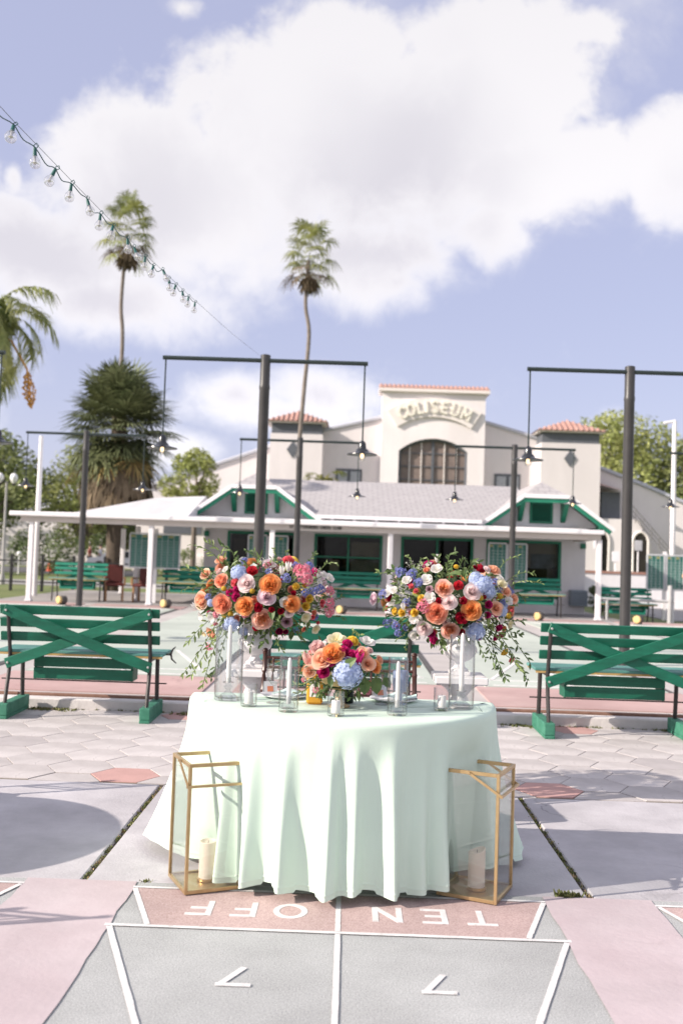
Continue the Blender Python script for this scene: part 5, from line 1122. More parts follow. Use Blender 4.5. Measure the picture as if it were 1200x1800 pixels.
def bloom(kind, seed):
    rng = random.Random(seed); mb = MB()
    if kind == 'rose':
        for i in range(26):
            t = (i + .5) / 26; petal_grid(mb, i * 2.399, .05 + .37 * t ** .9, .30 - .12 * t - .06 * t * t, 1.3 - .35 * t, max(0, t - .3) * .9, jit=.014, rng=rng)
    elif kind == 'garden':
        for i in range(70):
            t = (i + .5) / 70; petal_grid(mb, i * 2.399 + rng.uniform(-.2, .2), .03 + .40 * t ** .75, .20 - .02 * t - .09 * t * t + .05 * rng.random(), .70 + .05 * t, max(0, t - .55) * .9, z0=-.22, nu=4, nv=4, jit=.06, rng=rng)
    elif kind == 'carnation':
        for i in range(64):
            t = (i + .5) / 64; petal_grid(mb, i * 2.399 + rng.uniform(-.3, .3), .05 + .40 * t ** .8, .27 - .27 * t * t + .05 * rng.random(), .62, .15, z0=-.25, nu=4, nv=3, jit=.10, rng=rng)
    elif kind == 'ranunculus':
        for i in range(44):
            t = (i + .5) / 44; petal_grid(mb, i * 2.399, .04 + .42 * t ** .75, .24 - .30 * t ** 2, 1.15 - .5 * t, -.25 * (1 - t), nu=4, nv=4, jit=.01, rng=rng)
    elif kind == 'tulip':
        for i in range(6):
            vs_ = []; phi = i * PI / 3; rad = .26 if i % 2 else .23
            for iv in range(7):
                v = iv / 6; rho = rad * math.sin(PI * (.12 + .60 * v)) ** .8 * (1 + .15 * (v > .8)); z = -.42 + .86 * v
                for iu in range(6): u = 2 * iu / 5 - 1; a = phi + u * .75 * math.sin(PI * min(1, .2 + .75 * v)) ** .9; vs_.append((rho * math.cos(a), rho * math.sin(a), z - .05 * u * u * v))
            mb.add(vs_, [(p * 6 + q, p * 6 + q + 1, p * 6 + q + 7, p * 6 + q + 6) for p in range(6) for q in range(5)])
    elif kind == 'open':
        for i in range(9):
            t = .35 if i < 4 else .9; petal_grid(mb, i * 2 * PI / (4 if i < 4 else 5) + t, .24 + .18 * t, .26 - .12 * t, .74, t * .6, z0=-.16, jit=.04, rng=rng)
        mb.lathe([(0, -.1), (.06, -.02), (.05, .06), (0, .09)], 8)
    elif kind == 'hydrangea':
        n = 92
        for i in range(n):
            z = 1 - 1.55 * (i + .5) / n; rr = math.sqrt(max(0, 1 - z * z)); a = i * 2.399; nrm = Vector((rr * math.cos(a), rr * math.sin(a), z)); c = nrm * .44 * rng.uniform(.82, 1.10)
            q = nrm.to_track_quat('Z', 'Y').to_matrix() @ Matrix.Rotation(rng.uniform(0, 2), 3, 'Z')
            for k in range(4):
                b_ = k * PI / 2; d = Vector((math.cos(b_), math.sin(b_), 0)); s_ = Vector((-d.y, d.x, 0)); l = .098 * rng.uniform(.85, 1.1)
                P_ = [(0, 0, 0), d * l * .55 - s_ * l * .42 + Vector((0, 0, .012)), d * l * 1.05 + Vector((0, 0, .002 + rng.uniform(-.015, .02))), d * l * .55 + s_ * l * .42 + Vector((0, 0, .012))]
                mb.add([c + q @ Vector(p) for p in P_], [(0, 1, 2, 3)])
        mb.lathe([(0, -.34), (.2, -.28), (.36, -.1), (.385, .1), (.28, .28), (0, .385)], 12)
    elif kind == 'cluster':      # alstroemeria / delphinium heads
        for i in range(13):
            z = 1 - 1.1 * (i + .3) / 13; a = i * 2.399; rr = math.sqrt(max(0, 1 - z * z)); nrm = Vector((rr * math.cos(a), rr * math.sin(a), z)); c = nrm * .3 * rng.uniform(.8, 1.25)
            q = nrm.to_track_quat('Z', 'Y').to_matrix() @ Matrix.Rotation(rng.uniform(0, 2), 3, 'Z')
            for k in range(6):
                b_ = k * PI / 3; d = Vector((math.cos(b_), math.sin(b_), 0)); s_ = Vector((-d.y, d.x, 0)); l = .20 * rng.uniform(.85, 1.15)
                P_ = [(0, 0, 0), d * l * .5 - s_ * l * .27 + Vector((0, 0, .09)), d * l + Vector((0, 0, .10)), d * l * .5 + s_ * l * .27 + Vector((0, 0, .09))]
                mb.add([c + q @ Vector(p) for p in P_], [(0, 1, 2, 3)])
    elif kind == 'wisp':         # airy sprig of tiny florets
        for i in range(46):
            nrm = Vector((rng.gauss(0, 1), rng.gauss(0, 1), rng.gauss(.4, .8))).normalized(); c = nrm * rng.uniform(.2, .55)
            for k in range(2):
                d = Vector((rng.gauss(0, 1), rng.gauss(0, 1), rng.gauss(0, 1))).normalized(); s_ = d.cross(nrm).normalized(); l = .085
                mb.add([c, c + d * l * .5 + s_ * l * .4, c + d * l, c + d * l * .5 - s_ * l * .4], [(0, 1, 2, 3)])
    elif kind == 'ball':
        for i in range(120):
            z = 1 - 2 * (i + .5) / 120; rr = math.sqrt(1 - z * z); a = i * 2.399; nrm = Vector((rr * math.cos(a), rr * math.sin(a), z)); q = nrm.to_track_quat('Z', 'Y').to_matrix()
            mb.add([nrm * .5 + q @ Vector((.0, 0, .03))] + [nrm * .46 + q @ Vector((.08 * math.cos(k * PI / 2), .08 * math.sin(k * PI / 2), 0)) for k in range(4)], [(0, 1, 2), (0, 2, 3), (0, 3, 4), (0, 4, 1)])
        mb.lathe([(0, -.47), (.33, -.33), (.46, 0), (.33, .33), (0, .47)], 12)
    return mb
P_ORG = petal('petal orange', (.90, .38, .09), (.93, .54, .27)); P_ORP = petal('petal orange blush', (.90, .37, .08), (.93, .66, .58), .32); P_PEA = petal('petal peach', (.91, .51, .31), (.93, .68, .55)); P_COR = petal('petal coral', (.90, .36, .20), (.93, .55, .42))
P_RED = petal('petal red', (.62, .025, .045), (.72, .06, .09)); P_HCO = petal('petal hot coral', (.80, .14, .18), (.88, .30, .34)); P_MAG = petal('petal magenta', (.52, .012, .14), (.66, .05, .26)); P_CRI = petal('petal crimson', (.40, .008, .025), (.52, .02, .06))
P_PAL = petal('petal pale pink', (.89, .73, .73), (.91, .82, .82)); P_LIL = petal('petal lilac pink', (.80, .58, .66), (.87, .76, .81)); P_WHT = petal('petal white', (.82, .80, .74), (.86, .83, .84)); P_CRM = petal('petal cream', (.84, .76, .46), (.86, .82, .66))
P_YEL = petal('petal yellow', (.85, .60, .05), (.90, .74, .22)); P_PKA = petal('petal pink', (.74, .18, .27), (.86, .36, .46)); P_BLU = petal('petal hydrangea', (.47, .55, .78), (.62, .70, .87), .6); P_DEL = petal('petal delphinium', (.15, .17, .46), (.33, .36, .68), .6)
P_BUR = petal('petal burgundy', (.09, .006, .025), (.60, .40, .46), .38); P_BUT = petal('petal plum', (.26, .008, .06), (.38, .02, .12)); P_BAL = petal('billy ball', (.70, .47, .05), (.74, .54, .09)); P_PNK = petal('petal blush', (.84, .55, .54), (.88, .74, .72)); P_WSP = petal('wisp white', (.62, .62, .54), (.74, .73, .68)); P_TUL = petal('petal striped', (.80, .26, .22), (.88, .70, .62))
TYPES = {'pe': ('peach_rose', 'rose', P_PEA), 'co': ('coral_rose', 'garden', P_COR), 'hy': ('hydrangea', 'hydrangea', P_BLU), 'rd': ('red_carnation', 'carnation', P_RED), 'hc': ('pink_bloom', 'carnation', P_HCO), 'mg': ('magenta_rose', 'ranunculus', P_MAG), 'pp': ('pale_rose', 'rose', P_PAL), 'or': ('orange_rose', 'garden', P_ORG),
 'li': ('lilac_rose', 'rose', P_LIL), 'op': ('orange_rose', 'garden', P_ORP), 'cr': ('crimson_bloom', 'carnation', P_CRI), 'wl': ('white_bloom', 'open', P_WHT), 'wt': ('white_tulip', 'tulip', P_WHT), 'bb': ('yellow_ball', 'ball', P_BAL), 'yr': ('yellow_bloom', 'ranunculus', P_YEL), 'cl': ('cream_bloom', 'open', P_CRM),
 'al': ('pink_lily', 'cluster', P_PKA), 'am': ('pink_lily', 'cluster', P_PKA), 'de': ('blue_delphinium', 'cluster', P_DEL), 'bu': ('burgundy_bloom', 'open', P_BUR), 'bt': ('plum_ranunculus', 'ranunculus', P_BUT), 'pt': ('peach_tulip', 'rose', P_PEA), 'wf': ('white_sprig', 'wisp', P_WSP), 'pn': ('blush_peony', 'carnation', P_PNK), 'cm': ('cream_peony', 'open', P_CRM), 'mt': ('magenta_tulip', 'tulip', P_MAG), 'wm': ('white_tulip', 'open', P_WHT), 'tu': ('striped_tulip', 'tulip', P_TUL)}
BLOOM = {}
def bloom_obj(code, parent, loc, nrm, diam, rng):
    nm, kind, m_ = TYPES[code]; key = (kind, rng.randrange(3))
    if key not in BLOOM:
        o = bloom(kind, key[1] * 7 + 1).build('bloom', m_, smooth='all', fixn=False); BLOOM[key] = o.data; bpy.data.objects.remove(o)
        BLOOM[key].materials.clear(); BLOOM[key].materials.append(None)
    o = bpy.data.objects.new(nm, BLOOM[key]); COL.objects.link(o); o.parent = parent; o.material_slots[0].link = 'OBJECT'; o.material_slots[0].material = m_
    o.location = loc; q = Vector(nrm).to_track_quat('Z', 'Y'); o.rotation_mode = 'QUATERNION'; from mathutils import Quaternion
    o.rotation_quaternion = q @ Quaternion((0, 0, 1), rng.uniform(0, 6.28)); k = diam * (1.13 if kind in ('rose', 'garden', 'ranunculus', 'carnation', 'open') else (1.3 if kind in ('cluster', 'tulip', 'wisp') else 1.02)); o.scale = (k, k, k); return o
M_LF1 = mat('bouquet leaf', (.07, .125, .04), .45, col2=(.14, .20, .07), scale=25, island=.35, transl=.25); M_LF2 = mat('bouquet light leaf', (.17, .24, .075), .45, col2=(.27, .34, .13), scale=25, island=.3, transl=.3); M_STEM = mat('stem green', (.10, .15, .05), .6)
def leaf(V, F, p, d, n_, l, wd, MI=None, mi=0):
    d = d.normalized(); s_ = d.cross(n_); s_ = s_.normalized() if s_.length > 1e-4 else Vector((1, 0, 0)); up = s_.cross(d); o = len(V)
    V += [p, p + d * l * .4 + s_ * wd * .5 + up * wd * .18, p + d * l * .45 - up * wd * .05, p + d * l * .4 - s_ * wd * .5 + up * wd * .18, p + d * l * .75 + s_ * wd * .34 + up * wd * .05 - up * l * .06, p + d * l - up * l * .16, p + d * l * .75 - s_ * wd * .34 + up * wd * .05 - up * l * .06]
    F += [(o, o + 1, o + 2, o + 2), (o, o + 2, o + 3, o + 3), (o + 1, o + 4, o + 5, o + 2), (o + 2, o + 5, o + 6, o + 3)]
    if MI is not None: MI += [mi] * 4
def leafmesh(name, V, F, MI, parent, mats_):
    mb = MB(); mb.v = [tuple(v) for v in V]; mb.f = [tuple(dict.fromkeys(f_)) for f_ in F]; mb.m = list(MI); return mb.build(name, mats_, parent, fixn=False)
def vine(parent, pts_, n, l, wd, rng, mi=1, name='vine', thin=.0022):
    pp = smooth_path(pts_, 24); mb = MB(); mb.tube(pp, thin, 5, 2); V, F, MI = [], [], []
    for i in range(n):
        u = (i + .6) / n * 23.9; j = int(u); p = pp[j].lerp(pp[j + 1], u - j); td = (pp[j + 1] - pp[j]).normalized(); rv = Vector((rng.gauss(0, 1), rng.gauss(0, 1), rng.gauss(0, .6))); sd_ = (rv - rv.dot(td) * td).normalized()
        leaf(V, F, p, td * .65 + sd_ * .8, Vector((rng.gauss(0, .4), -1, .6)), l * rng.uniform(.7, 1.15), wd * rng.uniform(.8, 1.1), MI, mi)
    o = len(mb.v); mb.v += [tuple(v) for v in V]; mb.f += [tuple(dict.fromkeys(x + o for x in f_)) for f_ in F]; mb.m += MI
    return mb.build(name, [M_LF1, M_LF2, M_STEM], parent, fixn=False)
def arrangement(label, loc, rad, data, seed, nleaf, lsize, vines, back=26, core=.62, leaves=()):
    rng = random.Random(seed); t = thing('flower_arrangement', label, 'flowers', loc)
    mb = MB(); mb.lathe([(0, -1), (.6, -.8), (1, 0), (.6, .8), (0, 1)], 14); mb.v = [(x * rad[0] * core, y * rad[1] * core, z * rad[2] * core) for x, y, z in mb.v]; mb.build('foam_core', mat('foam core', (.03, .05, .018), .9), t)  # unseen dark floral-foam filler, added so gaps between blooms are not see-through
    items = [q.split() for q in data.split(';')]
    for c, x, y, z, d in items:
        p = Vector((float(x), float(y), float(z))) / 1000; n_ = Vector((p.x / rad[0] ** 1.6, p.y / rad[1] ** 1.6, p.z / rad[2] ** 1.6)).normalized(); n_ = (n_ + Vector((rng.gauss(0, .12), -.55, .18 + rng.gauss(0, .12)))).normalized()
        if c in ('wt', 'mt', 'tu'): n_ = (n_ + Vector((0, .3, 1.0))).normalized()
        bloom_obj(c, t, p, n_, float(d) / 1000, rng)
        if p.length > max(rad) * .8 or c in ('wt', 'de', 'al', 'wf', 'bb'):
            m = MB(); m.tube([p * .35, p * .8 + Vector((0, 0, -.01)), p - n_ * .012], .0025, 5); m.build('stem', M_STEM, t)
    for i in range(int(back * 1.6)):     # small filler blooms between the large ones
        a = rng.uniform(PI * 1.05, PI * 1.95); u = rng.uniform(-.75, .95); k = math.sqrt(1 - u * u); p = Vector((math.cos(a) * k * rad[0] * .93, math.sin(a) * k * rad[1] * .90, u * rad[2] * .95)); bloom_obj(rng.choice(['mg', 'hc', 'yr', 'wl', 'cr', 'de', 'pn', 'wf', 'al', 'co']), t, p, (p + Vector((0, -.12, .05))).normalized(), rng.uniform(.10, .17) * rad[2] + .006, rng)
    codes = ['or', 'pe', 'pp', 'mg', 'hy', 'co', 'wl', 'yr', 'cr', 'li']
    for i in range(back):          # the far side carries blooms too
        a = rng.uniform(.15, PI - .15); u = rng.uniform(-.5, .95); k = math.sqrt(1 - u * u); p = Vector((math.cos(a) * k * rad[0] * .92, math.sin(a) * k * rad[1] * .95, u * rad[2] * .95)); bloom_obj(rng.choice(codes), t, p, (p + Vector((0, .1, .05))).normalized(), rng.uniform(.5, .9) * rad[2] * .42, rng)
    V, F, MI = [], [], []
    for i in range(nleaf):
        u = rng.uniform(-1, 1); a = rng.uniform(0, 2 * PI); k = math.sqrt(1 - u * u); n_ = Vector((math.cos(a) * k, math.sin(a) * k, u)); s_ = rng.uniform(.62, .95); p = Vector((n_.x * rad[0], n_.y * rad[1], n_.z * rad[2])) * s_; mi = 0 if rng.random() < .68 else 1
        leaf(V, F, p, n_ + Vector((rng.gauss(0, .6), rng.gauss(0, .6), rng.gauss(0, .6))), Vector((rng.gauss(0, .5), -.6, 1)), lsize * rng.uniform(.6, 1.25), lsize * .36 * rng.uniform(.7, 1.3), MI, mi)
    stuff(leafmesh('foliage', V, F, MI, t, [M_LF1, M_LF2]))
    for v_ in vines: vine(t, v_[0], v_[1], v_[2], v_[3], rng, v_[4] if len(v_) > 4 else 1)
    for p, d, l, wd in leaves:
        V, F, MI = [], [], []; leaf(V, F, Vector(p), Vector(d), Vector((0, -1, .5)), l, wd, MI, 0); leafmesh('leaf', V, F, MI, t, [M_LF1])
    return t
FL_L = 'pe -279 20 212 78;pe -356 -62 128 72;co -238 -231 96 84;hy -136 -253 143 105;rd -61 -263 159 66;hc -153 -279 91 57;mg -141 -296 53 52;mg -185 -282 33 48;mg -145 -300 10 56;pp -85 -302 89 102;or 51 -317 86 120;li 34 -330 17 102;co -225 -258 -34 112;or -88 -310 -40 106;op 12 -290 -111 120;cr -13 -320 -46 54;or 179 -302 -18 97;wl 138 -315 -10 59;wt 145 -219 192 51;wt 110 -255 169 48;hc 140 -163 226 71;bb -219 -260 53 31;bb -50 -321 48 31;bb -177 -261 -89 31;yr 196 -287 81 47;yr 276 -258 12 54;yr 258 -262 -33 54;cl 257 -229 -98 56;cl 310 -31 -178 56;al 230 -221 155 97;al 202 -208 180 62;al 258 -236 117 61;am 388 -139 -14 59;am 385 -108 -70 59;am 385 -137 56 54;wl 381 -37 130 62;wl 350 -93 148 45;de 138 -286 123 52;de 296 -240 53 49;de 333 -202 66 53;de 260 -128 199 50;de 187 -192 197 44;de 249 -272 44 44;cr 185 -301 42 30;bu 150 -259 -126 65;bt 105 -205 -188 46;bt 142 -190 -189 34;cr 116 -306 -63 38;cr -29 -239 -168 39;pt -360 -146 -26 103;wt -414 -22 -65 51;wl -381 -11 -128 58;wl -291 -165 -120 66;pe -317 20 -228 84;hy -168 -222 -148 101;cl -368 20 -230 46;al -328 20 -306 46;hy -298 -208 -35 49;hy -103 -197 -191 62;pp 163 -290 -71 56;hc 295 -199 -98 32;hc 325 -125 -133 25;hc 349 -194 -9 34;cr 64 -316 -56 35;wf 7 -215 209 53;wf 64 -255 176 53;wf 306 -138 165 54;wf 220 -289 26 44;wf 333 -195 -53 44'
FL_R = 'wt -75 20 269 46;wl -97 -206 207 64;pe 250 -89 209 85;pp 207 -123 215 48;hy 163 -258 125 131;hy 128 -250 154 96;hy 207 -256 87 88;cl 289 -173 127 69;pe 316 -173 88 64;wl 330 -177 36 55;pt 372 -121 48 59;pp 104 -299 85 106;wl -157 -262 143 68;op -60 -311 98 102;rd 23 -300 117 59;pp -33 -330 22 90;co -99 -318 -41 123;or 99 -309 -22 114;cr 49 -308 -63 75;cr 49 -323 33 47;hy 138 -231 -143 118;op -14 -267 -141 103;pp -160 -250 -138 89;mg -119 -231 -169 55;mg -97 -181 -209 57;yr -187 -302 37 50;yr -293 -238 -52 51;yr -222 -281 -47 51;wl -140 -315 43 64;al -173 -308 -5 73;de -297 -97 177 63;de -236 -187 171 58;de -195 -260 126 44;de -393 -123 45 54;bu -141 -301 90 42;wl -267 -207 136 56;wf -297 -213 100 53;hc -242 -252 103 33;hc -217 -278 78 31;wf -280 -249 58 70;wl -339 -187 75 44;wl -376 -147 55 45;li -447 20 14 77;wt -286 -252 -16 39;mg 203 -272 14 51;pe 251 -242 -7 82;mg 253 -235 -34 54;mg 201 -262 -47 42;bb 151 -292 51 35;bb 274 -221 62 33;bb 336 -153 -55 32;cr -89 -326 28 38;cr 170 -283 61 35;cl 359 -73 -107 56;mg 286 -148 -126 48;mg 290 20 -197 50;mg 326 20 -178 53;or 320 -98 -133 36;yr 347 20 -281 55;hc 389 20 -325 42;cr 54 -247 -153 44;wl -211 -172 -185 66;wl -224 -265 -83 52;hy 287 -212 -25 74;de -368 -81 -126 51;de -318 -160 -128 50;de -300 -103 -176 45;wf -194 -145 212 54;wf -238 20 227 46;wf -25 -314 -65 52;wf 22 -324 49 43'
FL_C = 'pn -106 -78 112 73;pe -82 -142 64 91;or -31 -145 90 98;cm -21 -57 147 79;mg 32 -91 135 52;mg 16 -136 104 63;mg 51 -141 90 58;mt 83 -137 76 66;yr 56 -49 145 62;wm 124 20 135 74;pn 134 -59 104 35;pe 102 -111 94 64;tu -145 -97 56 68;mg -44 -158 60 56;mg -73 -156 11 63;pe -136 -119 5 61;hy 36 -167 9 145;pt 128 -121 48 66;or 160 -92 33 64;pe 182 -19 57 44;wf -129 -123 26 48;wf -149 -91 -40 42'

def sprays(rng, specs):
    out = []
    for (x0, z0, x1, z1, n, l, wd, y, mi) in specs:
        mx, mz = (x0 + x1) / 2, (z0 + z1) / 2; sag = .05 * (1 if z1 > z0 else -.3)
        out.append(([(x0, y * .5, z0), (mx + rng.uniform(-.02, .02), y, mz + sag), (x1, y, z1)], n, l, wd, mi))
    return out
rg = random.Random(5)
VL = sprays(rg, [(-.20, .1, -.44, .30, 12, .05, .016, -.06, 1), (-.22, .12, -.38, .32, 11, .048, .016, .02, 1), (-.16, .14, -.27, .30, 12, .05, .017, -.08, 0), (-.05, .15, -.12, .27, 12, .05, .014, -.05, 0), (-.25, .0, -.47, .16, 12, .05, .018, -.1, 1), (-.25, -.02, -.49, .03, 12, .05, .018, -.08, 0),
  (.10, .15, .05, .29, 14, .022, .010, -.1, 1), (.12, .15, .12, .28, 14, .022, .010, -.06, 1), (.22, .15, .30, .27, 14, .025, .011, -.08, 0), (.28, .1, .42, .22, 14, .026, .011, -.06, 1), (.30, .02, .46, .02, 12, .03, .012, -.08, 0), (.3, -.05, .48, -.10, 12, .028, .011, -.06, 0),
  (-.24, -.15, -.40, -.46, 22, .045, .014, -.16, 1), (-.22, -.15, -.33, -.52, 24, .045, .014, -.20, 1), (-.20, -.16, -.29, -.48, 20, .045, .014, -.12, 0), (-.26, -.12, -.47, -.48, 22, .043, .013, -.10, 1), (-.28, -.1, -.44, -.28, 14, .05, .016, -.14, 1), (-.02, -.15, -.06, -.30, 12, .026, .012, -.22, 0), (.08, -.16, .13, -.30, 12, .035, .014, -.2, 0), (.16, -.15, .24, -.24, 10, .04, .015, -.2, 0), (.02, -.18, .0, -.27, 9, .04, .02, -.2, 0)])
VR = sprays(rg, [(-.02, .15, .02, .31, 18, .035, .012, -.08, 0), (.02, .14, .08, .27, 14, .035, .012, -.10, 0), (-.04, .14, -.08, .28, 12, .045, .016, -.06, 0), (.08, .16, .16, .25, 12, .045, .015, -.1, 0), (-.20, .13, -.26, .28, 14, .020, .010, -.06, 1), (-.18, .12, -.15, .27, 14, .020, .010, -.08, 1), (-.28, .05, -.44, .17, 11, .042, .024, -.08, 1), (-.26, .08, -.36, .19, 10, .042, .024, -.08, 0), (-.26, -.02, -.42, .01, 12, .034, .018, -.1, 0),
  (.26, .08, .50, .20, 13, .030, .008, -.06, 1), (.26, .06, .54, .14, 13, .030, .008, -.1, 1), (.24, .1, .40, .30, 11, .030, .008, -.06, 1), (.28, .0, .44, .05, 14, .035, .014, -.08, 0), (.28, -.05, .45, -.08, 14, .038, .015, -.1, 0), (.26, -.1, .42, -.16, 14, .038, .015, -.12, 0),
  (.22, -.12, .33, -.42, 24, .042, .014, -.18, 0), (.26, -.12, .46, -.43, 24, .045, .015, -.14, 0), (.18, -.14, .26, -.36, 20, .036, .013, -.22, 0), (.24, -.14, .40, -.36, 18, .042, .015, -.18, 1), (.28, -.08, .48, -.33, 18, .045, .015, -.1, 0), (.14, -.14, .20, -.30, 14, .03, .012, -.24, 0), (-.04, -.15, -.05, -.26, 10, .045, .018, -.2, 0), (-.2, -.12, -.32, -.22, 14, .016, .008, -.16, 1), (-.24, -.08, -.42, -.14, 16, .016, .008, -.12, 1), (-.2, -.1, -.26, -.27, 14, .016, .008, -.16, 1)])
arrangement('large bouquet of orange, pink and blue flowers in the left urn', (-.50, 6.0, 1.20), (.42, .33, .26), FL_L, 21, 620, .055, VL, 26, .6,
   [((.06, -.30, -.05), (.05, -.2, -.25), .075, .042), ((-.33, -.12, -.07), (-.4, -.3, .1), .07, .045), ((.12, -.29, -.02), (.3, -.2, .4), .07, .04)])
arrangement('large bouquet of orange, white and blue flowers in the right urn', (.60, 6.0, 1.20), (.42, .33, .26), FL_R, 22, 620, .055, VR, 26, .6,
   [((-.02, -.12, .18), (.5, -.3, .05), .11, .035), ((-.30, -.2, .02), (-.3, -.3, -.2), .05, .03)])
VC = sprays(rg, [(-.10, -.03, -.21, -.06, 12, .022, .009, -.08, 1), (-.10, -.02, -.20, -.10, 12, .022, .009, -.1, 1), (.06, .1, .09, .17, 9, .024, .011, -.02, 1), (.12, -.02, .19, .0, 8, .03, .014, -.06, 0), (-.12, .02, -.19, .04, 8, .022, .01, -.04, 0)])
arrangement('low centrepiece of orange, magenta and blue flowers in the gold bowl', (-.03, 4.66, .93), (.19, .17, .15), FL_C, 23, 260, .04, VC, 12, .62,
   [((.115, -.10, -.01), (.02, -.2, -1), .085, .06), ((.165, -.07, -.01), (.1, -.2, -1), .085, .06), ((.09, -.13, -.0), (-.3, -.4, -1), .07, .05), ((-.035, -.15, -.0), (-.1, -.3, -.9), .055, .036), ((.02, -.19, .035), (.55, -.35, .55), .075, .045), ((.20, -.03, -.02), (.5, -.2, -.6), .06, .045)])
# ------------------------------------------------------------------ things on the table
M_GL = glass('vase glass', (.972, .978, .98), gloss=.02, edge=.45); M_GLT = glass('thick glass', (.93, .94, .945), gloss=.05); M_WAX = mat('white wax', (.80, .77, .76), .5, var=.03, transl=.15); M_CREAM = mat('cream wax', (.84, .76, .66), .5, var=.04, transl=.35); M_WICK = mat('wick', (.05, .045, .04), .9)
TZ = TH + .0025
def cyl_glass(name, label, x, y, r, h, cat, group, base=.014):
    m = MB(); th = .0032; m.lathe([(0, 0), (r - .004, 0), (r, .004), (r, h - .002), (r - th / 2, h), (r - th, h - .002), (r - th, base), (r - th - .004, base - .002), (0, base - .002)], 40)
    return tag(m.build(name, M_GL, smooth=True, loc=(x, y, TZ)), label, cat, group)
def taper(label, x, y, z, h, r=.0115):
    t = thing('taper_candle', label, 'candle', (x, y, z), 0, 'white taper candles'); m = MB(); m.lathe([(0, 0), (r, 0), (r * .97, h * .5), (r * .86, h - .02), (r * .5, h - .004), (0, h)], 16); m.build('wax', M_WAX, t, smooth=True); m = MB(); m.tube([(0, 0, h - .002), (.001, 0, h + .010)], .001, 5); m.build('wick', M_WICK, t)
def glass_holder(label, x, y):
    m = MB(); m.lathe([(0, 0), (.040, 0), (.041, .004), (.030, .012), (.012, .026), (.010, .032), (.018, .040), (.021, .047), (.012, .055), (.016, .064), (.026, .066), (.026, .069), (.014, .070), (.013, .088), (.011, .088), (.011, .066), (0, .064)], 28); return tag(m.build('candle_holder', M_GLT, smooth=True, loc=(x, y, TZ + .0145)), label, 'candle holder', 'glass candle holders')
for x, y, r, h, lab in ((-.557, 4.755, .066, .345, 'left'), (.547, 4.745, .060, .345, 'right')):
    cyl_glass('hurricane_vase', 'tall clear glass cylinder at the %s end of the table' % lab, x, y, r, h, 'vase', 'tall glass cylinders'); glass_holder('turned glass candle holder inside the tall %s cylinder' % lab, x, y); taper('tall white taper candle inside the tall %s cylinder' % lab, x, y, TZ + .0145 + .0645, .275)
def footed(label, x, y):
    m = MB(); m.lathe([(0, 0), (.030, 0), (.030, .02), (.024, .028), (.024, .040), (.015, .046), (.015, .052), (.0125, .052), (.0125, .02), (0, .018)], 24); return tag(m.build('candle_holder', M_GLT, smooth=True, loc=(x, y, TZ + .0145)), label, 'candle holder', 'glass candle holders')
for x, y, h, lab in ((-.252, 4.46, .250, 'left of the centre bowl'), (.232, 4.47, .255, 'right of the centre bowl')):
    cyl_glass('hurricane_vase', 'shorter clear glass cylinder with a taper, ' + lab, x, y, .0445, h, 'vase', 'short glass cylinders', .016); footed('thick glass candle holder in the cylinder ' + lab, x, y); taper('white taper candle in the short cylinder ' + lab, x - .012 * 0, y, TZ + .0145 + .02, .205, .0105)
for x, y, lab in ((-.440, 4.575, 'at the left, beside the tall cylinder'), (-.040, 4.385, 'at the front of the centre bowl'), (.447, 4.655, 'at the right, beside the tall cylinder')):
    cyl_glass('votive_glass', 'small glass votive cup ' + lab, x, y, .0375, .105, 'votive glass', 'votive glasses', .012)
    t = thing('votive_candle', 'short white candle in the votive cup ' + lab, 'candle', (x, y, TZ + .0125), 0, 'votive candles'); m = MB(); m.lathe([(0, 0), (.020, 0), (.0205, .004), (.0195, .052), (.017, .055), (.004, .053), (0, .053)], 20); m.build('wax', M_WAX, t, smooth=True); m = MB(); m.tube([(0, 0, .052), (.001, 0, .062)], .001, 5); m.build('wick', M_WICK, t)
# gold footed bowl, its base hidden behind the votive
t = thing('footed_bowl', 'gold footed bowl holding the low centrepiece', 'bowl', (-.03, 4.66, TZ)); M_GOLD = mat('aged gold', (.50, .34, .17), .38, metal=.55, col2=(.60, .45, .25), scale=18, bump=.1)
m = MB(); m.lathe([(0, 0), (.052, 0), (.054, .006), (.03, .014), (.016, .03), (.014, .06), (.018, .075), (.05, .086), (.095, .12), (.108, .155), (.112, .17), (.108, .17), (.09, .125), (.0, .10)], 36); m.build('bowl', M_GOLD, t, smooth=True)
# pale wine bottle with label, dark bottle behind
t = thing('bottle', 'square bottle of yellow syrup with a white label', 'bottle', (-.145, 4.735, TZ)); hb_ = .135
m = MB(); m.box((0, 0, hb_ / 2), (.076, .076, hb_), b=.009); m.lathe([(.03, hb_ - .002), (.022, hb_ + .012), (.014, hb_ + .02), (.014, hb_ + .045), (.017, hb_ + .047), (.017, hb_ + .055), (0, hb_ + .055)], 16); m.build('glass', mat('amber glass', (.80, .46, .06), .12, var=.03, transl=.45, spec=.6), t)
m = MB(); m.box((0, -.0385, .072), (.046, .002, .074)); lb = m.build('label', mat('label white', (.74, .72, .72), .7), t)
m = MB(); mk = mat('label ink', (.30, .29, .30), .7)
for k, (z, wd, hh) in enumerate(((.092, .013, .013), (.066, .026, .003), (.058, .018, .002), (.048, .022, .002))): m.box((0, -.0400, z), (wd, .001, hh))
m.build('label_print', mk, lb)
m = MB(); m.lathe([(0, 0), (.026, 0), (.028, .004), (.028, .12), (.024, .14), (.012, .165), (.011, .21), (0, .21)], 20); tag(m.build('bottle', mat('dark green glass', (.008, .016, .013), .12, var=.05, spec=.6), smooth=True, loc=(.012, 4.79, TZ)), 'dark bottle standing behind the gold bowl', 'bottle')
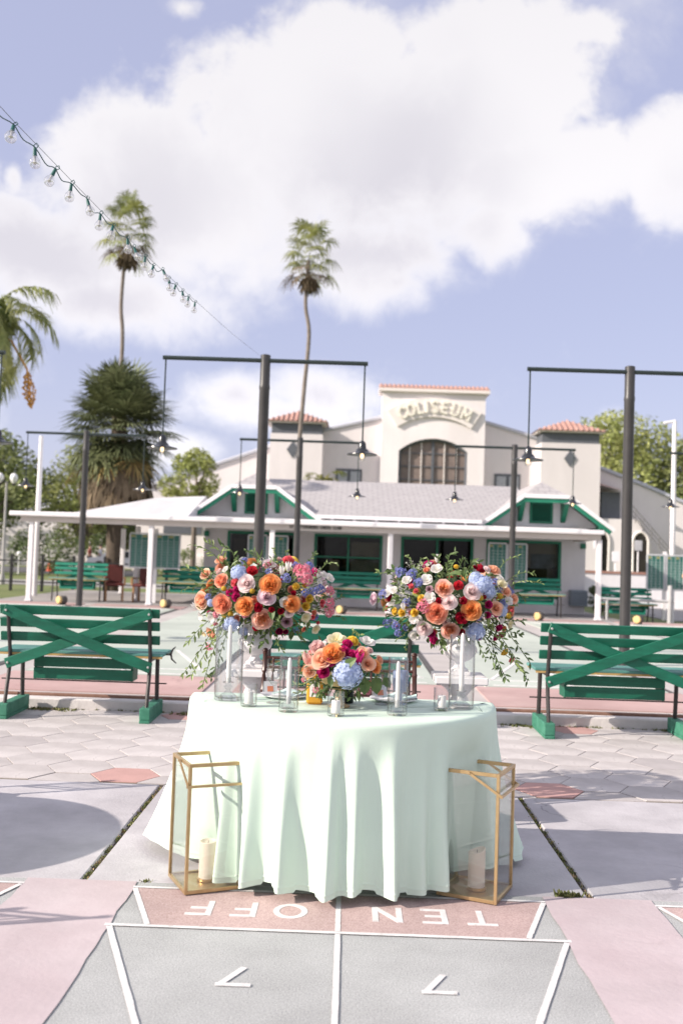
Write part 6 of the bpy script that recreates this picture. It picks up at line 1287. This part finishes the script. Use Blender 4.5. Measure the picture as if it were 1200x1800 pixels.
# place settings
M_LIN = mat('napkin mint', (.52, .66, .62), .8, var=.05); M_CHINA = mat('china', (.78, .77, .78), .3)
for x, lab in ((-.30, 'left'), (.235, 'right')):
    t = thing('plate', 'white dinner plate at the %s place setting' % lab, 'plate', (x, 4.90, TZ), 0, 'dinner plates'); m = MB(); m.lathe([(0, .003), (.08, .004), (.085, .010), (.118, .016), (.118, .013), (.083, .003), (.06, 0), (0, 0)], 32); m.build('dish', M_CHINA, t, smooth=True)
    m = MB(); sg = random.Random(4 if x < 0 else 9); n = 9; V = [(-.085 + .17 * i / (n - 1), -.045 + .09 * j / 4, .018 + .012 * math.sin(i * 1.1 + j) * sg.uniform(.5, 1) + .012 * (j / 4)) for j in range(5) for i in range(n)]
    m.add(V, [(j * n + i, j * n + i + 1, (j + 1) * n + i + 1, (j + 1) * n + i) for j in range(4) for i in range(n - 1)]); nk = m.build('napkin', M_LIN, loc=(x + .03, 4.90, TZ), smooth=True); tag(nk, 'folded mint napkin on the %s plate' % lab, 'napkin', 'napkins')
    t = thing('menu_card', 'folded white menu card with peach print at the %s setting' % lab, 'card', (x - .07, 4.885, TZ + .022), R(20), 'menu cards'); m = MB(); m.add([(-.03, -.02, 0), (.035, -.02, 0), (.035, 0, .055), (-.03, 0, .055), (-.03, .022, 0), (.035, .022, 0)], [(0, 1, 2, 3), (3, 2, 5, 4)]); m.build('card', M_CHINA, t); m = MB(); m.add([(-.015, -.0185, .0075), (.015, -.0185, .0075), (.015, -.0095, .0322), (-.015, -.0095, .0322)], [(0, 1, 2, 3)]); m.build('print', mat('peach print', (.72, .25, .14), .7), t)
m = MB(); m.lathe([(0, 0), (.034, 0), (.034, .003), (.006, .010), (.0045, .05), (.006, .08), (.02, .09), (.034, .11), (.038, .14), (.034, .185), (.0325, .185), (.036, .14), (.032, .112), (.018, .093), (0, .09)], 28); tag(m.build('wine_glass', M_GL, smooth=True, loc=(-.335, 4.70, TZ)), 'clear wine glass beside the left votive cup', 'glass')
m = MB(); m.lathe([(0, 0), (.034, 0), (.034, .004), (.008, .012), (.007, .045), (.014, .055)] + [(.030 + .008 * min(1, k / 4) + (.0018 if k % 2 else 0), .062 + .009 * k) for k in range(11)] + [(.036, .16), (.034, .08), (0, .062)], 26); tag(m.build('goblet', mat('blue glass', (.36, .44, .66), .15, var=.08, transl=.5, spec=.6), smooth=True, loc=(.262, 4.80, TZ)), 'ribbed blue glass goblet behind the right short cylinder', 'glass')
m = MB(); m.lathe([(0, 0), (.034, 0), (.034, .003), (.006, .010), (.0045, .05), (.006, .08), (.02, .09), (.034, .11), (.038, .14), (.034, .185), (.0325, .185), (.036, .14), (.032, .112), (.018, .093), (0, .09)], 28); tag(m.build('wine_glass', M_GL, smooth=True, loc=(.175, 4.77, TZ)), 'clear wine glass between the centre flowers and right cylinder', 'glass')

# ------------------------------------------------------------------ floor lanterns
M_BRASS = mat('brushed brass', (.46, .32, .16), .33, metal=.75, col2=(.55, .40, .22), scale=25, spec=.5); M_PANE = glass('lantern pane', (.98, .985, .98), gloss=.03); M_BASEP = mat('brass floor', (.40, .29, .15), .3, metal=.7, var=.1)
def lantern(label, loc, rz, hside, clab, z_slant, group='brass floor lanterns'):
    t = thing('lantern', label, 'lantern', loc, rz, group); a, H_, b = .134, .548, .0070
    for sx in (-1, 1):
        for sy in (-1, 1): m = MB(); m.box((sx * (a - b), sy * (a - b), H_ / 2), (2 * b, 2 * b, H_), b=.0012); m.build('corner_bar', M_BRASS, t)
    for z in (b * 1.2, H_ - b):
        for ax in (0, 1):
            for s_ in (-1, 1):
                m = MB(); d = [2 * a - 4 * b, 2 * b * .98, 2 * b * 1.1]; c = [0, s_ * (a - b), z]
                if ax: d[0], d[1] = d[1], d[0]; c[0], c[1] = c[1], c[0]
                m.box(c, d, b=.001); m.build('frame_bar', M_BRASS, t)
    for ax in (0, 1):
        for s_ in (-1, 1):
            m = MB(); d = [2 * a - 4 * b, .003, H_ - 4 * b]; c = [0, s_ * (a - b), H_ / 2]
            if ax: d[0], d[1] = d[1], d[0]; c[0], c[1] = c[1], c[0]
            m.box(c, d); m.build('pane', M_PANE, t)
    m = MB(); m.box((0, 0, .006), (2 * a - 4 * b, 2 * a - 4 * b, .006)); m.build('floor_plate', M_BASEP, t)
    hd = MB(); pv = .0; dirx, diry = hside; L_ = .150; ang = R(33)
    # a hinged bail: two arms from the middles of opposite top bars, one grip bar resting low in front
    sxv = Vector((-diry, dirx, 0)); fw = Vector((dirx, diry, 0)); A0 = sxv * (a + .006) + Vector((0, 0, H_ - b)); A1 = -sxv * (a + .006) + Vector((0, 0, H_ - b)); dd = fw * (a + .012) + Vector((0, 0, -.085))
    hd.bar(A0, A0 + dd, .006, .011); hd.bar(A1, A1 + dd, .006, .011); hd.bar(A0 + dd + sxv * .006, A1 + dd - sxv * .006, .0105, .0105); h_ = hd.build('handle', M_BRASS, t)
    for p in (A0, A1): q = MB(); q.lathe([(.006, -.007), (.006, .007)], 8, M=Matrix.Translation(p) @ sxv.to_track_quat('Z', 'Y').to_matrix().to_4x4()); q.build('pivot', M_BRASS, h_)
    c = thing('pillar_candle', clab, 'candle', tuple(Vector(loc) + Matrix.Rotation(rz, 3, 'Z') @ Vector((.005, .0, 0)) + Vector((0, 0, .0095))), rz, 'pillar candles')
    m = MB(); m.lathe([(.042, 0), (.044, .002), (.044, .012), (.040, .013), (.0, .0131)], 24); m.build('dish', M_BRASS, c, smooth=True)
    r_, h2 = .0375, .168; V = []; n = 28
    for k, (rr, z, sl) in enumerate(((r_, .0135, 0), (r_, h2 * .6, 0), (r_, h2, 1), (r_ - .003, h2 + .003, 1), (r_ - .007, h2 - .004, .8), (.006, h2 - .012, .5))):
        V += [(rr * math.cos(2 * PI * j / n), rr * math.sin(2 * PI * j / n), z + sl * z_slant * (math.cos(2 * PI * j / n - .6) * rr / r_ + .25 * math.sin(4 * PI * j / n))) for j in range(n)]
    m = MB(); m.add(V, [(k * n + j, k * n + (j + 1) % n, (k + 1) * n + (j + 1) % n, (k + 1) * n + j) for k in range(5) for j in range(n)] + [tuple(range(n))[::-1], tuple(5 * n + j for j in range(n))]); m.build('wax', M_CREAM, c, smooth=True)
    m = MB(); m.tube([(0, 0, h2 - .014), (.001, 0, h2 + .004)], .0012, 5); m.build('wick', M_WICK, c)
    return t
# corner-on squares, measured on the ground
def from_corner(c0, c1, side):
    d = Vector((c1[0] - c0[0], c1[1] - c0[1])).normalized(); nrm = Vector((-d.y, d.x)); ctr = Vector(c0) + d * side / 2 + nrm * side / 2; return (ctr.x, ctr.y, .002), math.atan2(d.y, d.x)
l1, r1 = from_corner((-.652, 4.272), (-.433, 4.375), .268); l2, r2 = from_corner((.668 - .268 * .9162, 4.290 + .268 * .4010), (.668, 4.290), .268)
lantern('brass and glass floor lantern left of the table with handle folded forward', (l1[0], l1[1], .0065), r1, (0, -1), 'cream pillar candle in the left lantern', .0015)
lantern('brass and glass floor lantern right of the table, half behind the cloth', (l2[0], l2[1], .0065), r2, (1, 0), 'cream hollow-topped pillar candle in the right lantern', .010)
